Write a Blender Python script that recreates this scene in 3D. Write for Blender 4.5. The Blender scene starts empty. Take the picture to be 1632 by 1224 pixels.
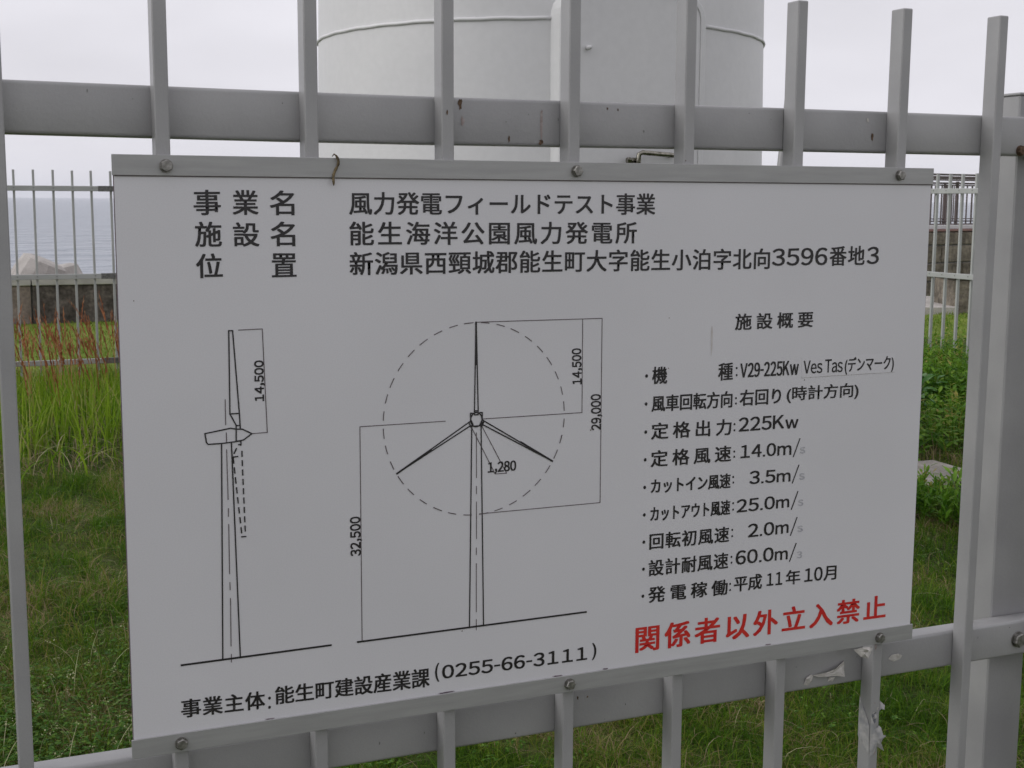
import bpy, bmesh, math, random
import numpy as np
from mathutils import Vector, Matrix

random.seed(7)
rng = np.random.default_rng(7)
scene = bpy.context.scene
COL = scene.collection

# ------------------------------------------------------------------ camera
cam_data = bpy.data.cameras.new('camera')
cam_data.sensor_width = 36.0
cam_data.lens = 46.78
cam_data.clip_start = 0.05
cam_data.clip_end = 20000
cam = bpy.data.objects.new('camera', cam_data)
COL.objects.link(cam)
YAW, PITCH, ROLL = 0.40503, -0.13802, 0.00526
cy_, sy_, cp_, sp_ = math.cos(YAW), math.sin(YAW), math.cos(PITCH), math.sin(PITCH)
fwd = Vector((sy_ * cp_, cy_ * cp_, sp_))
rgt = Vector((cy_, -sy_, 0))
upv = rgt.cross(fwd)
r2 = rgt * math.cos(ROLL) + upv * math.sin(ROLL)
u2 = upv * math.cos(ROLL) - rgt * math.sin(ROLL)
CAM = Vector((0, -1.3562, 1.5))
m = Matrix((r2, u2, -fwd)).transposed().to_4x4()
m.translation = CAM
cam.matrix_world = m
scene.camera = cam
cam_data.dof.use_dof = True
cam_data.dof.focus_distance = 1.9
cam_data.dof.aperture_fstop = 45

# ------------------------------------------------------------------ sky and sun (overcast)
SUN_EL, SUN_AZ = math.radians(31), math.radians(-77)      # azimuth from +Y towards +X: light from the left over the sea
world = bpy.data.worlds.new('World')
scene.world = world
world.use_nodes = True
nt = world.node_tree
nt.nodes.clear()
N = nt.nodes.new
out = N('ShaderNodeOutputWorld')
bg = N('ShaderNodeBackground')
sky = N('ShaderNodeTexSky')
sky.sky_type = 'NISHITA'
sky.sun_disc = False
sky.sun_elevation = SUN_EL
sky.sun_rotation = SUN_AZ
sky.air_density = 1.0
sky.dust_density = 3.0
hsv = N('ShaderNodeHueSaturation')
hsv.inputs['Saturation'].default_value = 0.12
nt.links.new(sky.outputs[0], hsv.inputs['Color'])
flat = N('ShaderNodeMix'); flat.data_type = 'RGBA'
flat.inputs[0].default_value = 0.9
flat.inputs[7].default_value = (8.85, 8.72, 9.35, 1)       # even cloud deck
nt.links.new(hsv.outputs[0], flat.inputs[6])
tc = N('ShaderNodeTexCoord')
mp = N('ShaderNodeMapping'); mp.inputs['Scale'].default_value = (1.6, 1.6, 5.0)
nt.links.new(tc.outputs['Generated'], mp.inputs[0])
cl = N('ShaderNodeTexNoise'); cl.inputs['Scale'].default_value = 1.5; cl.inputs['Detail'].default_value = 4
nt.links.new(mp.outputs[0], cl.inputs['Vector'])
cr = N('ShaderNodeMapRange'); cr.inputs[1].default_value = 0.3; cr.inputs[2].default_value = 0.7
cr.inputs[3].default_value = 0.86; cr.inputs[4].default_value = 1.10
nt.links.new(cl.outputs[0], cr.inputs[0])
mul = N('ShaderNodeMix'); mul.data_type = 'RGBA'; mul.blend_type = 'MULTIPLY'; mul.inputs[0].default_value = 1
nt.links.new(flat.outputs[2], mul.inputs[6]); nt.links.new(cr.outputs[0], mul.inputs[7])
nt.links.new(mul.outputs[2], bg.inputs[0])
bg.inputs[1].default_value = 0.1
nt.links.new(bg.outputs[0], out.inputs[0])

sd = bpy.data.lights.new('sun', 'SUN')
sd.energy = 1.25
sd.angle = math.radians(40)
sd.color = (1.0, 0.985, 0.96)
sun = bpy.data.objects.new('sun', sd)
COL.objects.link(sun)
dvec = Vector((math.sin(SUN_AZ) * math.cos(SUN_EL), math.cos(SUN_AZ) * math.cos(SUN_EL), math.sin(SUN_EL)))
sun.rotation_euler = dvec.to_track_quat('Z', 'Y').to_euler()
scene.view_settings.view_transform = 'Standard'
scene.view_settings.look = 'None'
scene.view_settings.gamma = 1
scene.view_settings.exposure = 0
scene.view_settings.use_curve_mapping = False
scene.cycles.volume_bounces = 1

# ------------------------------------------------------------------ materials
def new_mat(name):
    mt = bpy.data.materials.new(name); mt.use_nodes = True
    t = mt.node_tree; b = t.nodes['Principled BSDF']
    return mt, t, b

def noise_mat(name, c1, c2, scale=20, rough=0.6, metal=0.0, bump=0.0, bscale=None, detail=6, lo=0.35, hi=0.65, spec=0.5, stretch=None, coord='Object', fine=None):
    mt, t, b = new_mat(name)
    tcn = t.nodes.new('ShaderNodeTexCoord')
    src = tcn.outputs[coord]
    if stretch:
        mpn = t.nodes.new('ShaderNodeMapping'); mpn.inputs['Scale'].default_value = stretch
        t.links.new(src, mpn.inputs[0]); src = mpn.outputs[0]
    n = t.nodes.new('ShaderNodeTexNoise'); n.inputs['Scale'].default_value = scale; n.inputs['Detail'].default_value = detail
    t.links.new(src, n.inputs['Vector'])
    r = t.nodes.new('ShaderNodeValToRGB')
    r.color_ramp.elements[0].position = lo; r.color_ramp.elements[0].color = (*c1, 1)
    r.color_ramp.elements[1].position = hi; r.color_ramp.elements[1].color = (*c2, 1)
    t.links.new(n.outputs[0], r.inputs[0])
    colout = r.outputs[0]
    if fine:
        n3 = t.nodes.new('ShaderNodeTexNoise'); n3.inputs['Scale'].default_value = fine[0]; n3.inputs['Detail'].default_value = 2
        t.links.new(src, n3.inputs['Vector'])
        mr = t.nodes.new('ShaderNodeMapRange'); mr.inputs[1].default_value = .3; mr.inputs[2].default_value = .7
        mr.inputs[3].default_value = 1 - fine[1]; mr.inputs[4].default_value = 1 + fine[1]
        t.links.new(n3.outputs[0], mr.inputs[0])
        mx = t.nodes.new('ShaderNodeMix'); mx.data_type = 'RGBA'; mx.blend_type = 'MULTIPLY'; mx.inputs[0].default_value = 1
        t.links.new(colout, mx.inputs[6]); t.links.new(mr.outputs[0], mx.inputs[7]); colout = mx.outputs[2]
    t.links.new(colout, b.inputs['Base Color'])
    b.inputs['Roughness'].default_value = rough
    b.inputs['Metallic'].default_value = metal
    b.inputs['Specular IOR Level'].default_value = spec
    if bump:
        n2 = t.nodes.new('ShaderNodeTexNoise'); n2.inputs['Scale'].default_value = bscale or scale * 4; n2.inputs['Detail'].default_value = 4
        t.links.new(src, n2.inputs['Vector'])
        bp = t.nodes.new('ShaderNodeBump'); bp.inputs['Strength'].default_value = 1.0; bp.inputs['Distance'].default_value = bump
        t.links.new(n2.outputs[0], bp.inputs['Height']); t.links.new(bp.outputs[0], b.inputs['Normal'])
    return mt

def leaf_mat(name, cols, rough=0.5, trans=0.3, patch=None):
    """colour picked per leaf (random per island), with a slow drift over the ground"""
    mt, t, b = new_mat(name)
    g = t.nodes.new('ShaderNodeNewGeometry')
    r = t.nodes.new('ShaderNodeValToRGB')
    els = r.color_ramp.elements
    while len(els) < len(cols): els.new(0.5)
    for i, (p, c) in enumerate(cols):
        els[i].position = p; els[i].color = (*c, 1)
    src = g.outputs['Random Per Island']
    if patch:
        tcn = t.nodes.new('ShaderNodeTexCoord')
        n = t.nodes.new('ShaderNodeTexNoise'); n.inputs['Scale'].default_value = patch[0]; n.inputs['Detail'].default_value = 3
        t.links.new(tcn.outputs['Object'], n.inputs['Vector'])
        mr = t.nodes.new('ShaderNodeMapRange'); mr.inputs[1].default_value = .35; mr.inputs[2].default_value = .65
        mr.inputs[3].default_value = -patch[1]; mr.inputs[4].default_value = patch[1]
        t.links.new(n.outputs[0], mr.inputs[0])
        ad = t.nodes.new('ShaderNodeMath'); ad.operation = 'ADD'; ad.use_clamp = True
        t.links.new(src, ad.inputs[0]); t.links.new(mr.outputs[0], ad.inputs[1]); src = ad.outputs[0]
    t.links.new(src, r.inputs[0])
    t.links.new(r.outputs[0], b.inputs['Base Color'])
    b.inputs['Roughness'].default_value = rough
    b.inputs['Specular IOR Level'].default_value = 0.12
    tr = t.nodes.new('ShaderNodeBsdfTranslucent'); t.links.new(r.outputs[0], tr.inputs[0])
    mx = t.nodes.new('ShaderNodeMixShader'); mx.inputs[0].default_value = trans
    o = t.nodes['Material Output']
    t.links.new(b.outputs[0], mx.inputs[1]); t.links.new(tr.outputs[0], mx.inputs[2]); t.links.new(mx.outputs[0], o.inputs[0])
    return mt

M = {}
M['fence'] = noise_mat('grey_coated_metal', (.285, .283, .286), (.352, .349, .349), 7, rough=.40, metal=.1, bump=.0002, bscale=260, fine=(900, .05))
M['fence_far'] = noise_mat('grey_green_coated_metal', (.37, .38, .365), (.44, .45, .435), 3, rough=.5, metal=.1)
M['strip'] = noise_mat('brushed_aluminium_strip', (.325, .325, .322), (.365, .365, .36), 14, rough=.4, metal=.25, bump=.00012, bscale=300, stretch=(1, 1, 12), fine=(500, .05))
M['panel'] = noise_mat('white_sign_panel', (.615, .608, .628), (.65, .642, .664), 3, rough=.30, bump=.0009, bscale=3.5, fine=(700, .03))
M['edge'] = noise_mat('panel_edge', (.10, .07, .09), (.2, .15, .17), 30, rough=.7)
M['sticker'] = noise_mat('correction_sticker', (.628, .620, .642), (.646, .638, .660), 9, rough=.3)
M['sticker_edge'] = noise_mat('sticker_edge', (.33, .31, .29), (.5, .49, .48), 60, rough=.7)
M['ink'] = noise_mat('black_ink', (.012, .010, .011), (.02, .017, .018), 40, rough=.4)
M['thin_ink'] = noise_mat('worn_black_ink', (.07, .05, .055), (.13, .11, .115), 90, rough=.5)
M['ghost'] = noise_mat('faded_ink', (.34, .34, .37), (.48, .48, .50), 120, rough=.5)
M['red'] = noise_mat('red_ink', (.50, .012, .014), (.57, .03, .02), 60, rough=.4)
M['bolt'] = noise_mat('weathered_steel', (.16, .155, .14), (.34, .33, .31), 160, rough=.38, metal=.7, bump=.0003, bscale=500)
M['rust'] = noise_mat('rust_stain', (.06, .035, .02), (.15, .095, .06), 220, rough=.9)
M['stain_pale'] = noise_mat('pale_brown_stain', (.27, .21, .20), (.37, .33, .32), 240, rough=.8)
M['joint'] = noise_mat('dark_line', (.10, .10, .095), (.2, .2, .19), 80, rough=.9)  # dark joints, mortar and specks, also the contact shade painted beside the pickets
M['tower'] = noise_mat('white_tower_paint', (.575, .575, .578), (.62, .618, .618), 1.6, rough=.45, bump=.0006, bscale=40, fine=(30, .02))
M['chrome'] = noise_mat('tarnished_chrome', (.12, .115, .09), (.36, .34, .29), 50, rough=.22, metal=.95)
M['concrete'] = noise_mat('pale_concrete', (.38, .355, .33), (.47, .44, .41), 5, rough=.9, bump=.004, bscale=60, fine=(60, .12))
M['pavement'] = noise_mat('pale_pavement', (.19, .185, .17), (.25, .245, .23), 3, rough=.95, bump=.003, bscale=80, fine=(60, .12))
M['film'] = noise_mat('torn_pale_film', (.27, .275, .28), (.42, .41, .395), 110, rough=.7, bump=.0010, bscale=160, detail=3)
M['pad'] = noise_mat('weathered_pad_concrete', (.25, .23, .20), (.40, .37, .33), 6, rough=.95, bump=.004, bscale=90, fine=(90, .2))
M['wall'] = noise_mat('dark_aggregate_concrete', (.055, .045, .038), (.13, .11, .095), 5, rough=.95, bump=.01, bscale=60, fine=(22, .5))
M['wall_pale'] = noise_mat('stained_pinkish_concrete', (.15, .12, .10), (.25, .20, .17), 4, rough=.95, bump=.006, bscale=60, fine=(25, .25))
M['coping'] = noise_mat('coping_concrete', (.34, .325, .30), (.48, .46, .43), 4, rough=.9, bump=.004, bscale=50)
M['stone'] = noise_mat('grey_brown_stone', (.10, .085, .065), (.22, .19, .15), 3.5, rough=.95, bump=.02, bscale=25, fine=(14, .3))
M['redcap'] = noise_mat('reddish_paving', (.20, .11, .10), (.27, .16, .14), 5, rough=.9)
M['kerbstone'] = noise_mat('white_kerbstone', (.52, .52, .52), (.62, .62, .62), 6, rough=.8)
M['brown'] = noise_mat('brown_painted_rail', (.055, .04, .038), (.09, .07, .065), 5, rough=.5)
M['soil'] = noise_mat('turf_soil', (.035, .052, .012), (.09, .11, .030), 2.2, rough=1, bump=.03, bscale=40, fine=(55, .45), spec=.1)
M['lawn'] = noise_mat('mown_lawn', (.12, .18, .028), (.20, .25, .05), 1.3, rough=1, bump=.02, bscale=60, fine=(40, .3), spec=.1)
M['paper'] = noise_mat('peeling_paint', (.42, .40, .37), (.56, .54, .51), 120, rough=.8, bump=.001, bscale=250)
M['paper_dark'] = noise_mat('exposed_dark_metal', (.09, .10, .115), (.17, .18, .20), 120, rough=.6)
M['twig'] = noise_mat('dry_tendril', (.05, .035, .02), (.22, .17, .09), 200, rough=.9)
M['turf'] = leaf_mat('turf_blades', [(0, (.045, .115, .006)), (.45, (.095, .20, .012)), (.72, (.165, .235, .022)), (.9, (.24, .20, .065)), (1, (.34, .26, .15))], patch=(2.2, .34), trans=.45)
M['lawn_blades'] = leaf_mat('lawn_blades', [(0, (.10, .18, .02)), (.5, (.17, .25, .03)), (1, (.26, .30, .07))], patch=(.6, .2))
M['straw'] = leaf_mat('dead_straw', [(0, (.14, .10, .055)), (.5, (.26, .20, .11)), (1, (.42, .36, .24))], trans=.15)
M['tall'] = leaf_mat('tall_grass_blades', [(0, (.08, .17, .010)), (.5, (.18, .31, .016)), (.84, (.28, .39, .04)), (1, (.42, .36, .17))], trans=.5)
M['seed'] = leaf_mat('red_brown_seed_heads', [(0, (.19, .06, .028)), (.6, (.33, .12, .05)), (1, (.48, .26, .13))], trans=.15)
M['clover'] = leaf_mat('low_broad_leaves', [(0, (.03, .09, .008)), (.6, (.065, .155, .014)), (1, (.13, .22, .03))], trans=.25)
M['flower'] = leaf_mat('cream_flower_heads', [(0, (.22, .24, .10)), (1, (.48, .46, .28))], trans=.2)
M['weed'] = leaf_mat('bright_weed_leaves', [(0, (.05, .14, .010)), (.5, (.12, .26, .018)), (.9, (.21, .35, .04)), (1, (.38, .33, .09))], trans=.35, patch=(2, .2))
M['broad'] = noise_mat('dark_glossy_leaf', (.035, .12, .018), (.075, .19, .03), 18, rough=.45, spec=.2, bump=.001, bscale=60)
M['stem'] = noise_mat('green_stem', (.06, .11, .025), (.11, .15, .05), 30, rough=.7)

# sea
mt, t, b = new_mat('sea_water')
b.inputs['Base Color'].default_value = (.26, .29, .335, 1)
b.inputs['Roughness'].default_value = .28
b.inputs['IOR'].default_value = 1.33
tcn = t.nodes.new('ShaderNodeTexCoord')
mpn = t.nodes.new('ShaderNodeMapping'); mpn.inputs['Scale'].default_value = (.6, 1, 1)
t.links.new(tcn.outputs['Object'], mpn.inputs[0])
n1 = t.nodes.new('ShaderNodeTexNoise'); n1.inputs['Scale'].default_value = .5; n1.inputs['Detail'].default_value = 8
n2 = t.nodes.new('ShaderNodeTexNoise'); n2.inputs['Scale'].default_value = .11; n2.inputs['Detail'].default_value = 3
n2.inputs['Distortion'].default_value = 1.2
for n in (n1, n2): t.links.new(mpn.outputs[0], n.inputs['Vector'])
ad = t.nodes.new('ShaderNodeMath'); ad.operation = 'MULTIPLY_ADD'; ad.inputs[1].default_value = 2.2
t.links.new(n2.outputs[0], ad.inputs[0]); t.links.new(n1.outputs[0], ad.inputs[2])
bp = t.nodes.new('ShaderNodeBump'); bp.inputs['Distance'].default_value = 1.5
t.links.new(ad.outputs[0], bp.inputs['Height']); t.links.new(bp.outputs[0], b.inputs['Normal'])
M['sea'] = mt

# ------------------------------------------------------------------ helpers
def link(name, me, mat=None, parent=None, loc=None):
    o = bpy.data.objects.new(name, me)
    COL.objects.link(o)
    if mat is not None and me is not None:
        if not me.materials: me.materials.append(M[mat] if isinstance(mat, str) else mat)
    if parent is not None: o.parent = parent
    if loc is not None: o.location = loc
    return o

def thing(name, label, cat, loc=(0, 0, 0), group=None):
    o = bpy.data.objects.new(name, None); COL.objects.link(o); o.location = loc
    o['label'] = label; o['category'] = cat
    if group: o['group'] = group
    return o

def tag(o, label, cat, group=None):
    o['label'] = label; o['category'] = cat
    if group: o['group'] = group
    return o

def kind(o, k): o['kind'] = k; return o

def bm_mesh(bm, name, smooth=False):
    me = bpy.data.meshes.new(name); bm.normal_update(); bm.to_mesh(me); bm.free()
    if smooth:
        for p in me.polygons: p.use_smooth = True
    return me

def box_bm(x0, x1, y0, y1, z0, z1, bev=0, bm=None, segs=1):
    bm2 = bmesh.new()
    bmesh.ops.create_cube(bm2, size=1)
    for v in bm2.verts:
        v.co = Vector(((x0 + x1) / 2 + v.co.x * (x1 - x0), (y0 + y1) / 2 + v.co.y * (y1 - y0), (z0 + z1) / 2 + v.co.z * (z1 - z0)))
    if bev: bmesh.ops.bevel(bm2, geom=bm2.edges[:], offset=bev, segments=segs, profile=.5, affect='EDGES')
    if bm is None: return bm2
    me = bpy.data.meshes.new('tmp'); bm2.to_mesh(me); bm2.free(); bm.from_mesh(me); bpy.data.meshes.remove(me)
    return bm

def box(name, x0, x1, y0, y1, z0, z1, mat, parent=None, bev=0, segs=1):
    return link(name, bm_mesh(box_bm(x0, x1, y0, y1, z0, z1, bev, segs=segs), name), mat, parent)

def tube_bm(pts, rad, segs=8, bm=None, closed=False, caps=True):
    bm = bm or bmesh.new()
    pts = [Vector(p) for p in pts]
    rads = rad if isinstance(rad, (list, tuple)) else [rad] * len(pts)
    rings = []
    prev = None
    for i, p in enumerate(pts):
        if closed: d = pts[(i + 1) % len(pts)] - pts[i - 1]
        else: d = pts[min(i + 1, len(pts) - 1)] - pts[max(i - 1, 0)]
        d.normalize()
        if prev is None:
            a = d.orthogonal().normalized()
        else:
            a = (prev - d * prev.dot(d)).normalized()
        prev = a
        c = d.cross(a)
        rings.append([bm.verts.new(p + (a * math.cos(2 * math.pi * k / segs) + c * math.sin(2 * math.pi * k / segs)) * rads[i]) for k in range(segs)])
    nr = len(rings)
    for i in range(nr if closed else nr - 1):
        A, B = rings[i], rings[(i + 1) % nr]
        for k in range(segs):
            bm.faces.new((A[k], A[(k + 1) % segs], B[(k + 1) % segs], B[k]))
    if caps and not closed:
        bm.faces.new(rings[0][::-1]); bm.faces.new(rings[-1])
    return bm

def tube(name, pts, rad, mat, parent=None, segs=8, closed=False, smooth=True):
    return link(name, bm_mesh(tube_bm(pts, rad, segs, closed=closed), name, smooth), mat, parent)

def np_mesh(name, V, F, smooth=False):
    """V (n,3), F (m,k) all faces with k corners"""
    me = bpy.data.meshes.new(name)
    V = np.ascontiguousarray(V, dtype=np.float32); F = np.ascontiguousarray(F, dtype=np.int32)
    mF, k = F.shape
    me.vertices.add(len(V)); me.vertices.foreach_set('co', V.ravel())
    me.loops.add(mF * k); me.loops.foreach_set('vertex_index', F.ravel())
    me.polygons.add(mF)
    me.polygons.foreach_set('loop_start', np.arange(0, mF * k, k, dtype=np.int32))
    me.polygons.foreach_set('loop_total', np.full(mF, k, dtype=np.int32))
    if smooth: me.polygons.foreach_set('use_smooth', np.ones(mF, dtype=bool))
    me.update(calc_edges=True)
    return me

def blades(P, h, w, lean, yaw, segs=3, tip=0.08, droop=1.0, base=1.0):
    """curved tapering grass blades. P (n,3) base; h,w,lean,yaw (n,)"""
    n = len(P)
    ts = np.linspace(0, 1, segs + 1)
    d = np.stack([np.cos(yaw), np.sin(yaw), np.zeros(n)], 1)
    face = yaw + np.pi / 2 + rng.uniform(-.9, .9, n)
    s = np.stack([np.cos(face), np.sin(face), np.zeros(n)], 1)
    V = np.zeros((n, segs + 1, 2, 3))
    for i, tt in enumerate(ts):
        out_ = lean * tt ** 2
        up_ = tt - droop * lean * .35 * tt ** 2.4
        c = P + d * (h * out_)[:, None]; c[:, 2] += h * up_
        wd = w * (base if i == 0 else 1) * (1 - tt ** 2.2) + w * tip * tt
        V[:, i, 0] = c - s * wd[:, None] / 2
        V[:, i, 1] = c + s * wd[:, None] / 2
    idx = np.arange(n * (segs + 1) * 2).reshape(n, segs + 1, 2)
    F = []
    for i in range(segs):
        F.append(np.stack([idx[:, i, 0], idx[:, i, 1], idx[:, i + 1, 1], idx[:, i + 1, 0]], 1))
    return V.reshape(-1, 3), np.concatenate(F)

def leaves(P, L, Wd, yaw, elev, fold=.25, curl=.25):
    """pointed oval leaves, 8 verts / 6 quads-ish, P = base point"""
    n = len(P)
    prof = [(0, 0.05), (.3, .85), (.62, .9), (1, .04)]
    d = np.stack([np.cos(yaw) * np.cos(elev), np.sin(yaw) * np.cos(elev), np.sin(elev)], 1)
    s = np.stack([-np.sin(yaw), np.cos(yaw), np.zeros(n)], 1)
    u = np.cross(s, d) * -1
    u = np.cross(d, s)
    V = np.zeros((n, 4, 3, 3))
    for i, (tt, ww) in enumerate(prof):
        c = P + d * (L * tt)[:, None] - u * (L * curl * tt * tt)[:, None]
        half = (Wd * ww / 2)[:, None]
        V[:, i, 1] = c
        V[:, i, 0] = c - s * half + u * half * fold
        V[:, i, 2] = c + s * half + u * half * fold
    idx = np.arange(n * 12).reshape(n, 4, 3)
    F = []
    for i in range(3):
        for j in range(2):
            F.append(np.stack([idx[:, i, j], idx[:, i, j + 1], idx[:, i + 1, j + 1], idx[:, i + 1, j]], 1))
    return V.reshape(-1, 3), np.concatenate(F)

def merge(parts):
    Vs, Fs, o = [], [], 0
    for V, F in parts:
        Vs.append(V); Fs.append(F + o); o += len(V)
    return np.concatenate(Vs), np.concatenate(Fs)

def copy_tree(o, parent=None, loc=None, rot=None):
    c = o.copy(); COL.objects.link(c); c.parent = parent
    if loc is not None: c.location = loc
    if rot is not None: c.rotation_euler = rot
    for ch in list(o.children):
        copy_tree(ch, c)
    return c

# smooth pseudo-noise for placing things
_ph = rng.uniform(0, 6.28, (7, 3)); _dr = rng.uniform(0, 6.28, 7)
def field(x, y, f=1.0):
    v = 0
    for i in range(7):
        k = f * (1 + i * .37)
        v = v + np.sin((x * math.cos(_dr[i]) + y * math.sin(_dr[i])) * k * 2.1 + _ph[i, 0] + 1.3 * np.sin((y * math.cos(_dr[i]) - x * math.sin(_dr[i])) * k + _ph[i, 1]))
    return v / 3.2

def gz(x, y):
    """ground height"""
    x = np.asarray(x, float); y = np.asarray(y, float)
    a = .022 * field(x, y, .8) + .010 * field(x + 9, y - 4, 2.3)
    amp = np.clip((14.6 - y) / 2, 0, 1) * np.clip((y + 0.2) / 1.0, 0.0, 1)
    return a * amp
HAZE = 0.0002
TURF_N = (230000, 190000, 60000)
TALL_N = 10000
SEED_N = 560
# sign artwork, metres on the fence plane: (text, style, x0, z0, x1, z1, height left, height right)
TEXT = [
     ('事', 'k', 0.2345, 1.4828, 0.2605, 1.4831, 0.0244, 0.0246),
     ('業', 'k', 0.2732, 1.483, 0.2984, 1.4832, 0.0245, 0.0242),
     ('名', 'k', 0.311, 1.4828, 0.3355, 1.4828, 0.0244, 0.0246),
     ('施', 'k', 0.235, 1.4514, 0.2607, 1.4515, 0.0245, 0.0245),
     ('設', 'k', 0.273, 1.4514, 0.2988, 1.4512, 0.0239, 0.0241),
     ('名', 'k', 0.3111, 1.4512, 0.3358, 1.4512, 0.0247, 0.0246),
     ('位', 'k', 0.2353, 1.4201, 0.2609, 1.4203, 0.0241, 0.024),
     ('置', 'k', 0.3117, 1.4197, 0.3366, 1.4199, 0.024, 0.0235),
     ('風力発電フィールドテスト事業', 'k', 0.3944, 1.4832, 0.7567, 1.4833, 0.0233, 0.0237),
     ('能生海洋公園風力発電所', 'k', 0.3943, 1.4513, 0.7333, 1.4506, 0.0244, 0.0244),
     ('新潟県西頸城郡能生町大字能生小泊字北向', 'k', 0.3942, 1.42, 0.915, 1.4187, 0.0241, 0.0244),
     ('3596', 'n', 0.9189, 1.4224, 0.9983, 1.4223, 0.0202, 0.0211),
     ('番地', 'k', 1.0025, 1.4211, 1.0544, 1.4212, 0.0238, 0.0236),
     ('3', 'n', 1.0586, 1.4223, 1.076, 1.4228, 0.0209, 0.0211),
     ('施設概要', 'k', 0.8696, 1.3464, 0.9807, 1.3466, 0.0193, 0.019),
     ('機', 'k', 0.7579, 1.2869, 0.7773, 1.2866, 0.02, 0.0201),
     ('種', 'k', 0.8477, 1.2865, 0.8674, 1.2867, 0.0208, 0.0205),
     ('V29-225Kw', 'n', 0.8786, 1.2886, 0.962, 1.2883, 0.0172, 0.0179),
     ('Ves Tas', 'l', 0.9697, 1.2891, 1.0279, 1.2886, 0.0158, 0.0168),
     ('(デンマーク)', 'c', 1.0315, 1.2851, 1.1068, 1.2855, 0.0213, 0.021),
     ('風車回転方向', 'k', 0.7579, 1.254, 0.8678, 1.2531, 0.0189, 0.02),
     ('右回り', 'k', 0.879, 1.2541, 0.9374, 1.2538, 0.0192, 0.0195),
     ('(時計方向)', 'c', 0.9465, 1.2537, 1.0535, 1.2533, 0.0201, 0.0208),
     ('定格出力', 'k', 0.7581, 1.221, 0.8676, 1.2195, 0.0194, 0.0196),
     ('225K', 'n', 0.8788, 1.2225, 0.9434, 1.2226, 0.017, 0.0169),
     ('w', 'n', 0.9458, 1.2221, 0.9642, 1.2221, 0.011, 0.0106),
     ('定格風速', 'k', 0.7582, 1.1879, 0.8682, 1.1869, 0.0194, 0.0196),
     ('14.0', 'n', 0.8824, 1.1895, 0.9328, 1.1892, 0.016, 0.0158),
     ('m', 'n', 0.9356, 1.1893, 0.9554, 1.1889, 0.0116, 0.0118),
     ('カットイン風速', 'k', 0.7591, 1.1559, 0.8685, 1.1538, 0.0175, 0.0182),
     ('3.5', 'n', 0.8963, 1.1562, 0.9332, 1.1557, 0.0162, 0.0159),
     ('m', 'n', 0.9359, 1.1557, 0.9554, 1.1553, 0.0109, 0.011),
     ('カットアウト風速', 'k', 0.7591, 1.122, 0.8691, 1.1208, 0.0179, 0.0183),
     ('25.0', 'n', 0.8791, 1.1221, 0.9335, 1.1224, 0.0161, 0.016),
     ('m', 'n', 0.9363, 1.1226, 0.9548, 1.1226, 0.0108, 0.0108),
     ('回転初風速', 'k', 0.7587, 1.0878, 0.8686, 1.0867, 0.0193, 0.0193),
     ('2.0', 'n', 0.8965, 1.0894, 0.9339, 1.0894, 0.0167, 0.0164),
     ('m', 'n', 0.9367, 1.0895, 0.9552, 1.0899, 0.0116, 0.0111),
     ('設計耐風速', 'k', 0.7582, 1.0552, 0.8685, 1.0534, 0.0195, 0.0201),
     ('60.0', 'n', 0.8798, 1.0564, 0.9342, 1.0561, 0.0175, 0.0173),
     ('m', 'n', 0.937, 1.0562, 0.9552, 1.056, 0.0113, 0.0113),
     ('発電稼働', 'k', 0.7585, 1.0224, 0.8685, 1.0202, 0.0193, 0.0192),
     ('平成', 'k', 0.8784, 1.0221, 0.9184, 1.022, 0.0196, 0.0194),
     ('11', 'n', 0.9262, 1.0248, 0.9485, 1.0239, 0.0153, 0.0166),
     ('年', 'k', 0.9546, 1.0228, 0.9754, 1.0221, 0.0183, 0.0188),
     ('10', 'n', 0.9825, 1.0234, 1.0093, 1.0229, 0.0172, 0.0177),
     ('月', 'k', 1.0117, 1.0218, 1.0306, 1.0218, 0.0188, 0.0178),
     ('関係者以外立入禁止', 'r', 0.7426, 0.9625, 1.111, 0.9607, 0.0319, 0.0313),
     ('事業主体', 'k', 0.2075, 0.9634, 0.2945, 0.9605, 0.0194, 0.0197),
     ('能生町建設産業課', 'k', 0.3063, 0.9631, 0.4804, 0.958, 0.0194, 0.0222),
     ('(', 'h', 0.4876, 0.9623, 0.492, 0.9624, 0.022, 0.0216),
     ('0255-66-3111', 'n', 0.4961, 0.9649, 0.6771, 0.9629, 0.0155, 0.016),
     (')', 'h', 0.6842, 0.9613, 0.6894, 0.9617, 0.0208, 0.0205),
     ('s', 'g', 0.9687, 1.1895, 0.9761, 1.1893, 0.0079, 0.008),
     ('s', 'g', 0.9693, 1.1562, 0.9767, 1.1559, 0.0078, 0.008),
     ('s', 'g', 0.9688, 1.1229, 0.976, 1.1227, 0.0077, 0.0077),
     ('s', 'g', 0.9693, 1.0896, 0.9768, 1.0893, 0.0077, 0.0077),
     ('3', 'g', 0.9698, 1.0556, 0.9769, 1.0553, 0.0086, 0.0085),
]
ROT = [
     ('14,500', 0.6657, 1.2914, 0.6643, 1.3325, 0.0111) ,
     ('29,000', 0.6914, 1.237, 0.69, 1.2786, 0.012) ,
     ('32,500', 0.4022, 1.1174, 0.4019, 1.1605, 0.0109) ,
     ('14,500', 0.3002, 1.2921, 0.3004, 1.3342, 0.009) ,
]
FLAT= ('1,280', 0.5509, 1.1973, 0.5847, 1.1965, 0.0114)
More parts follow.
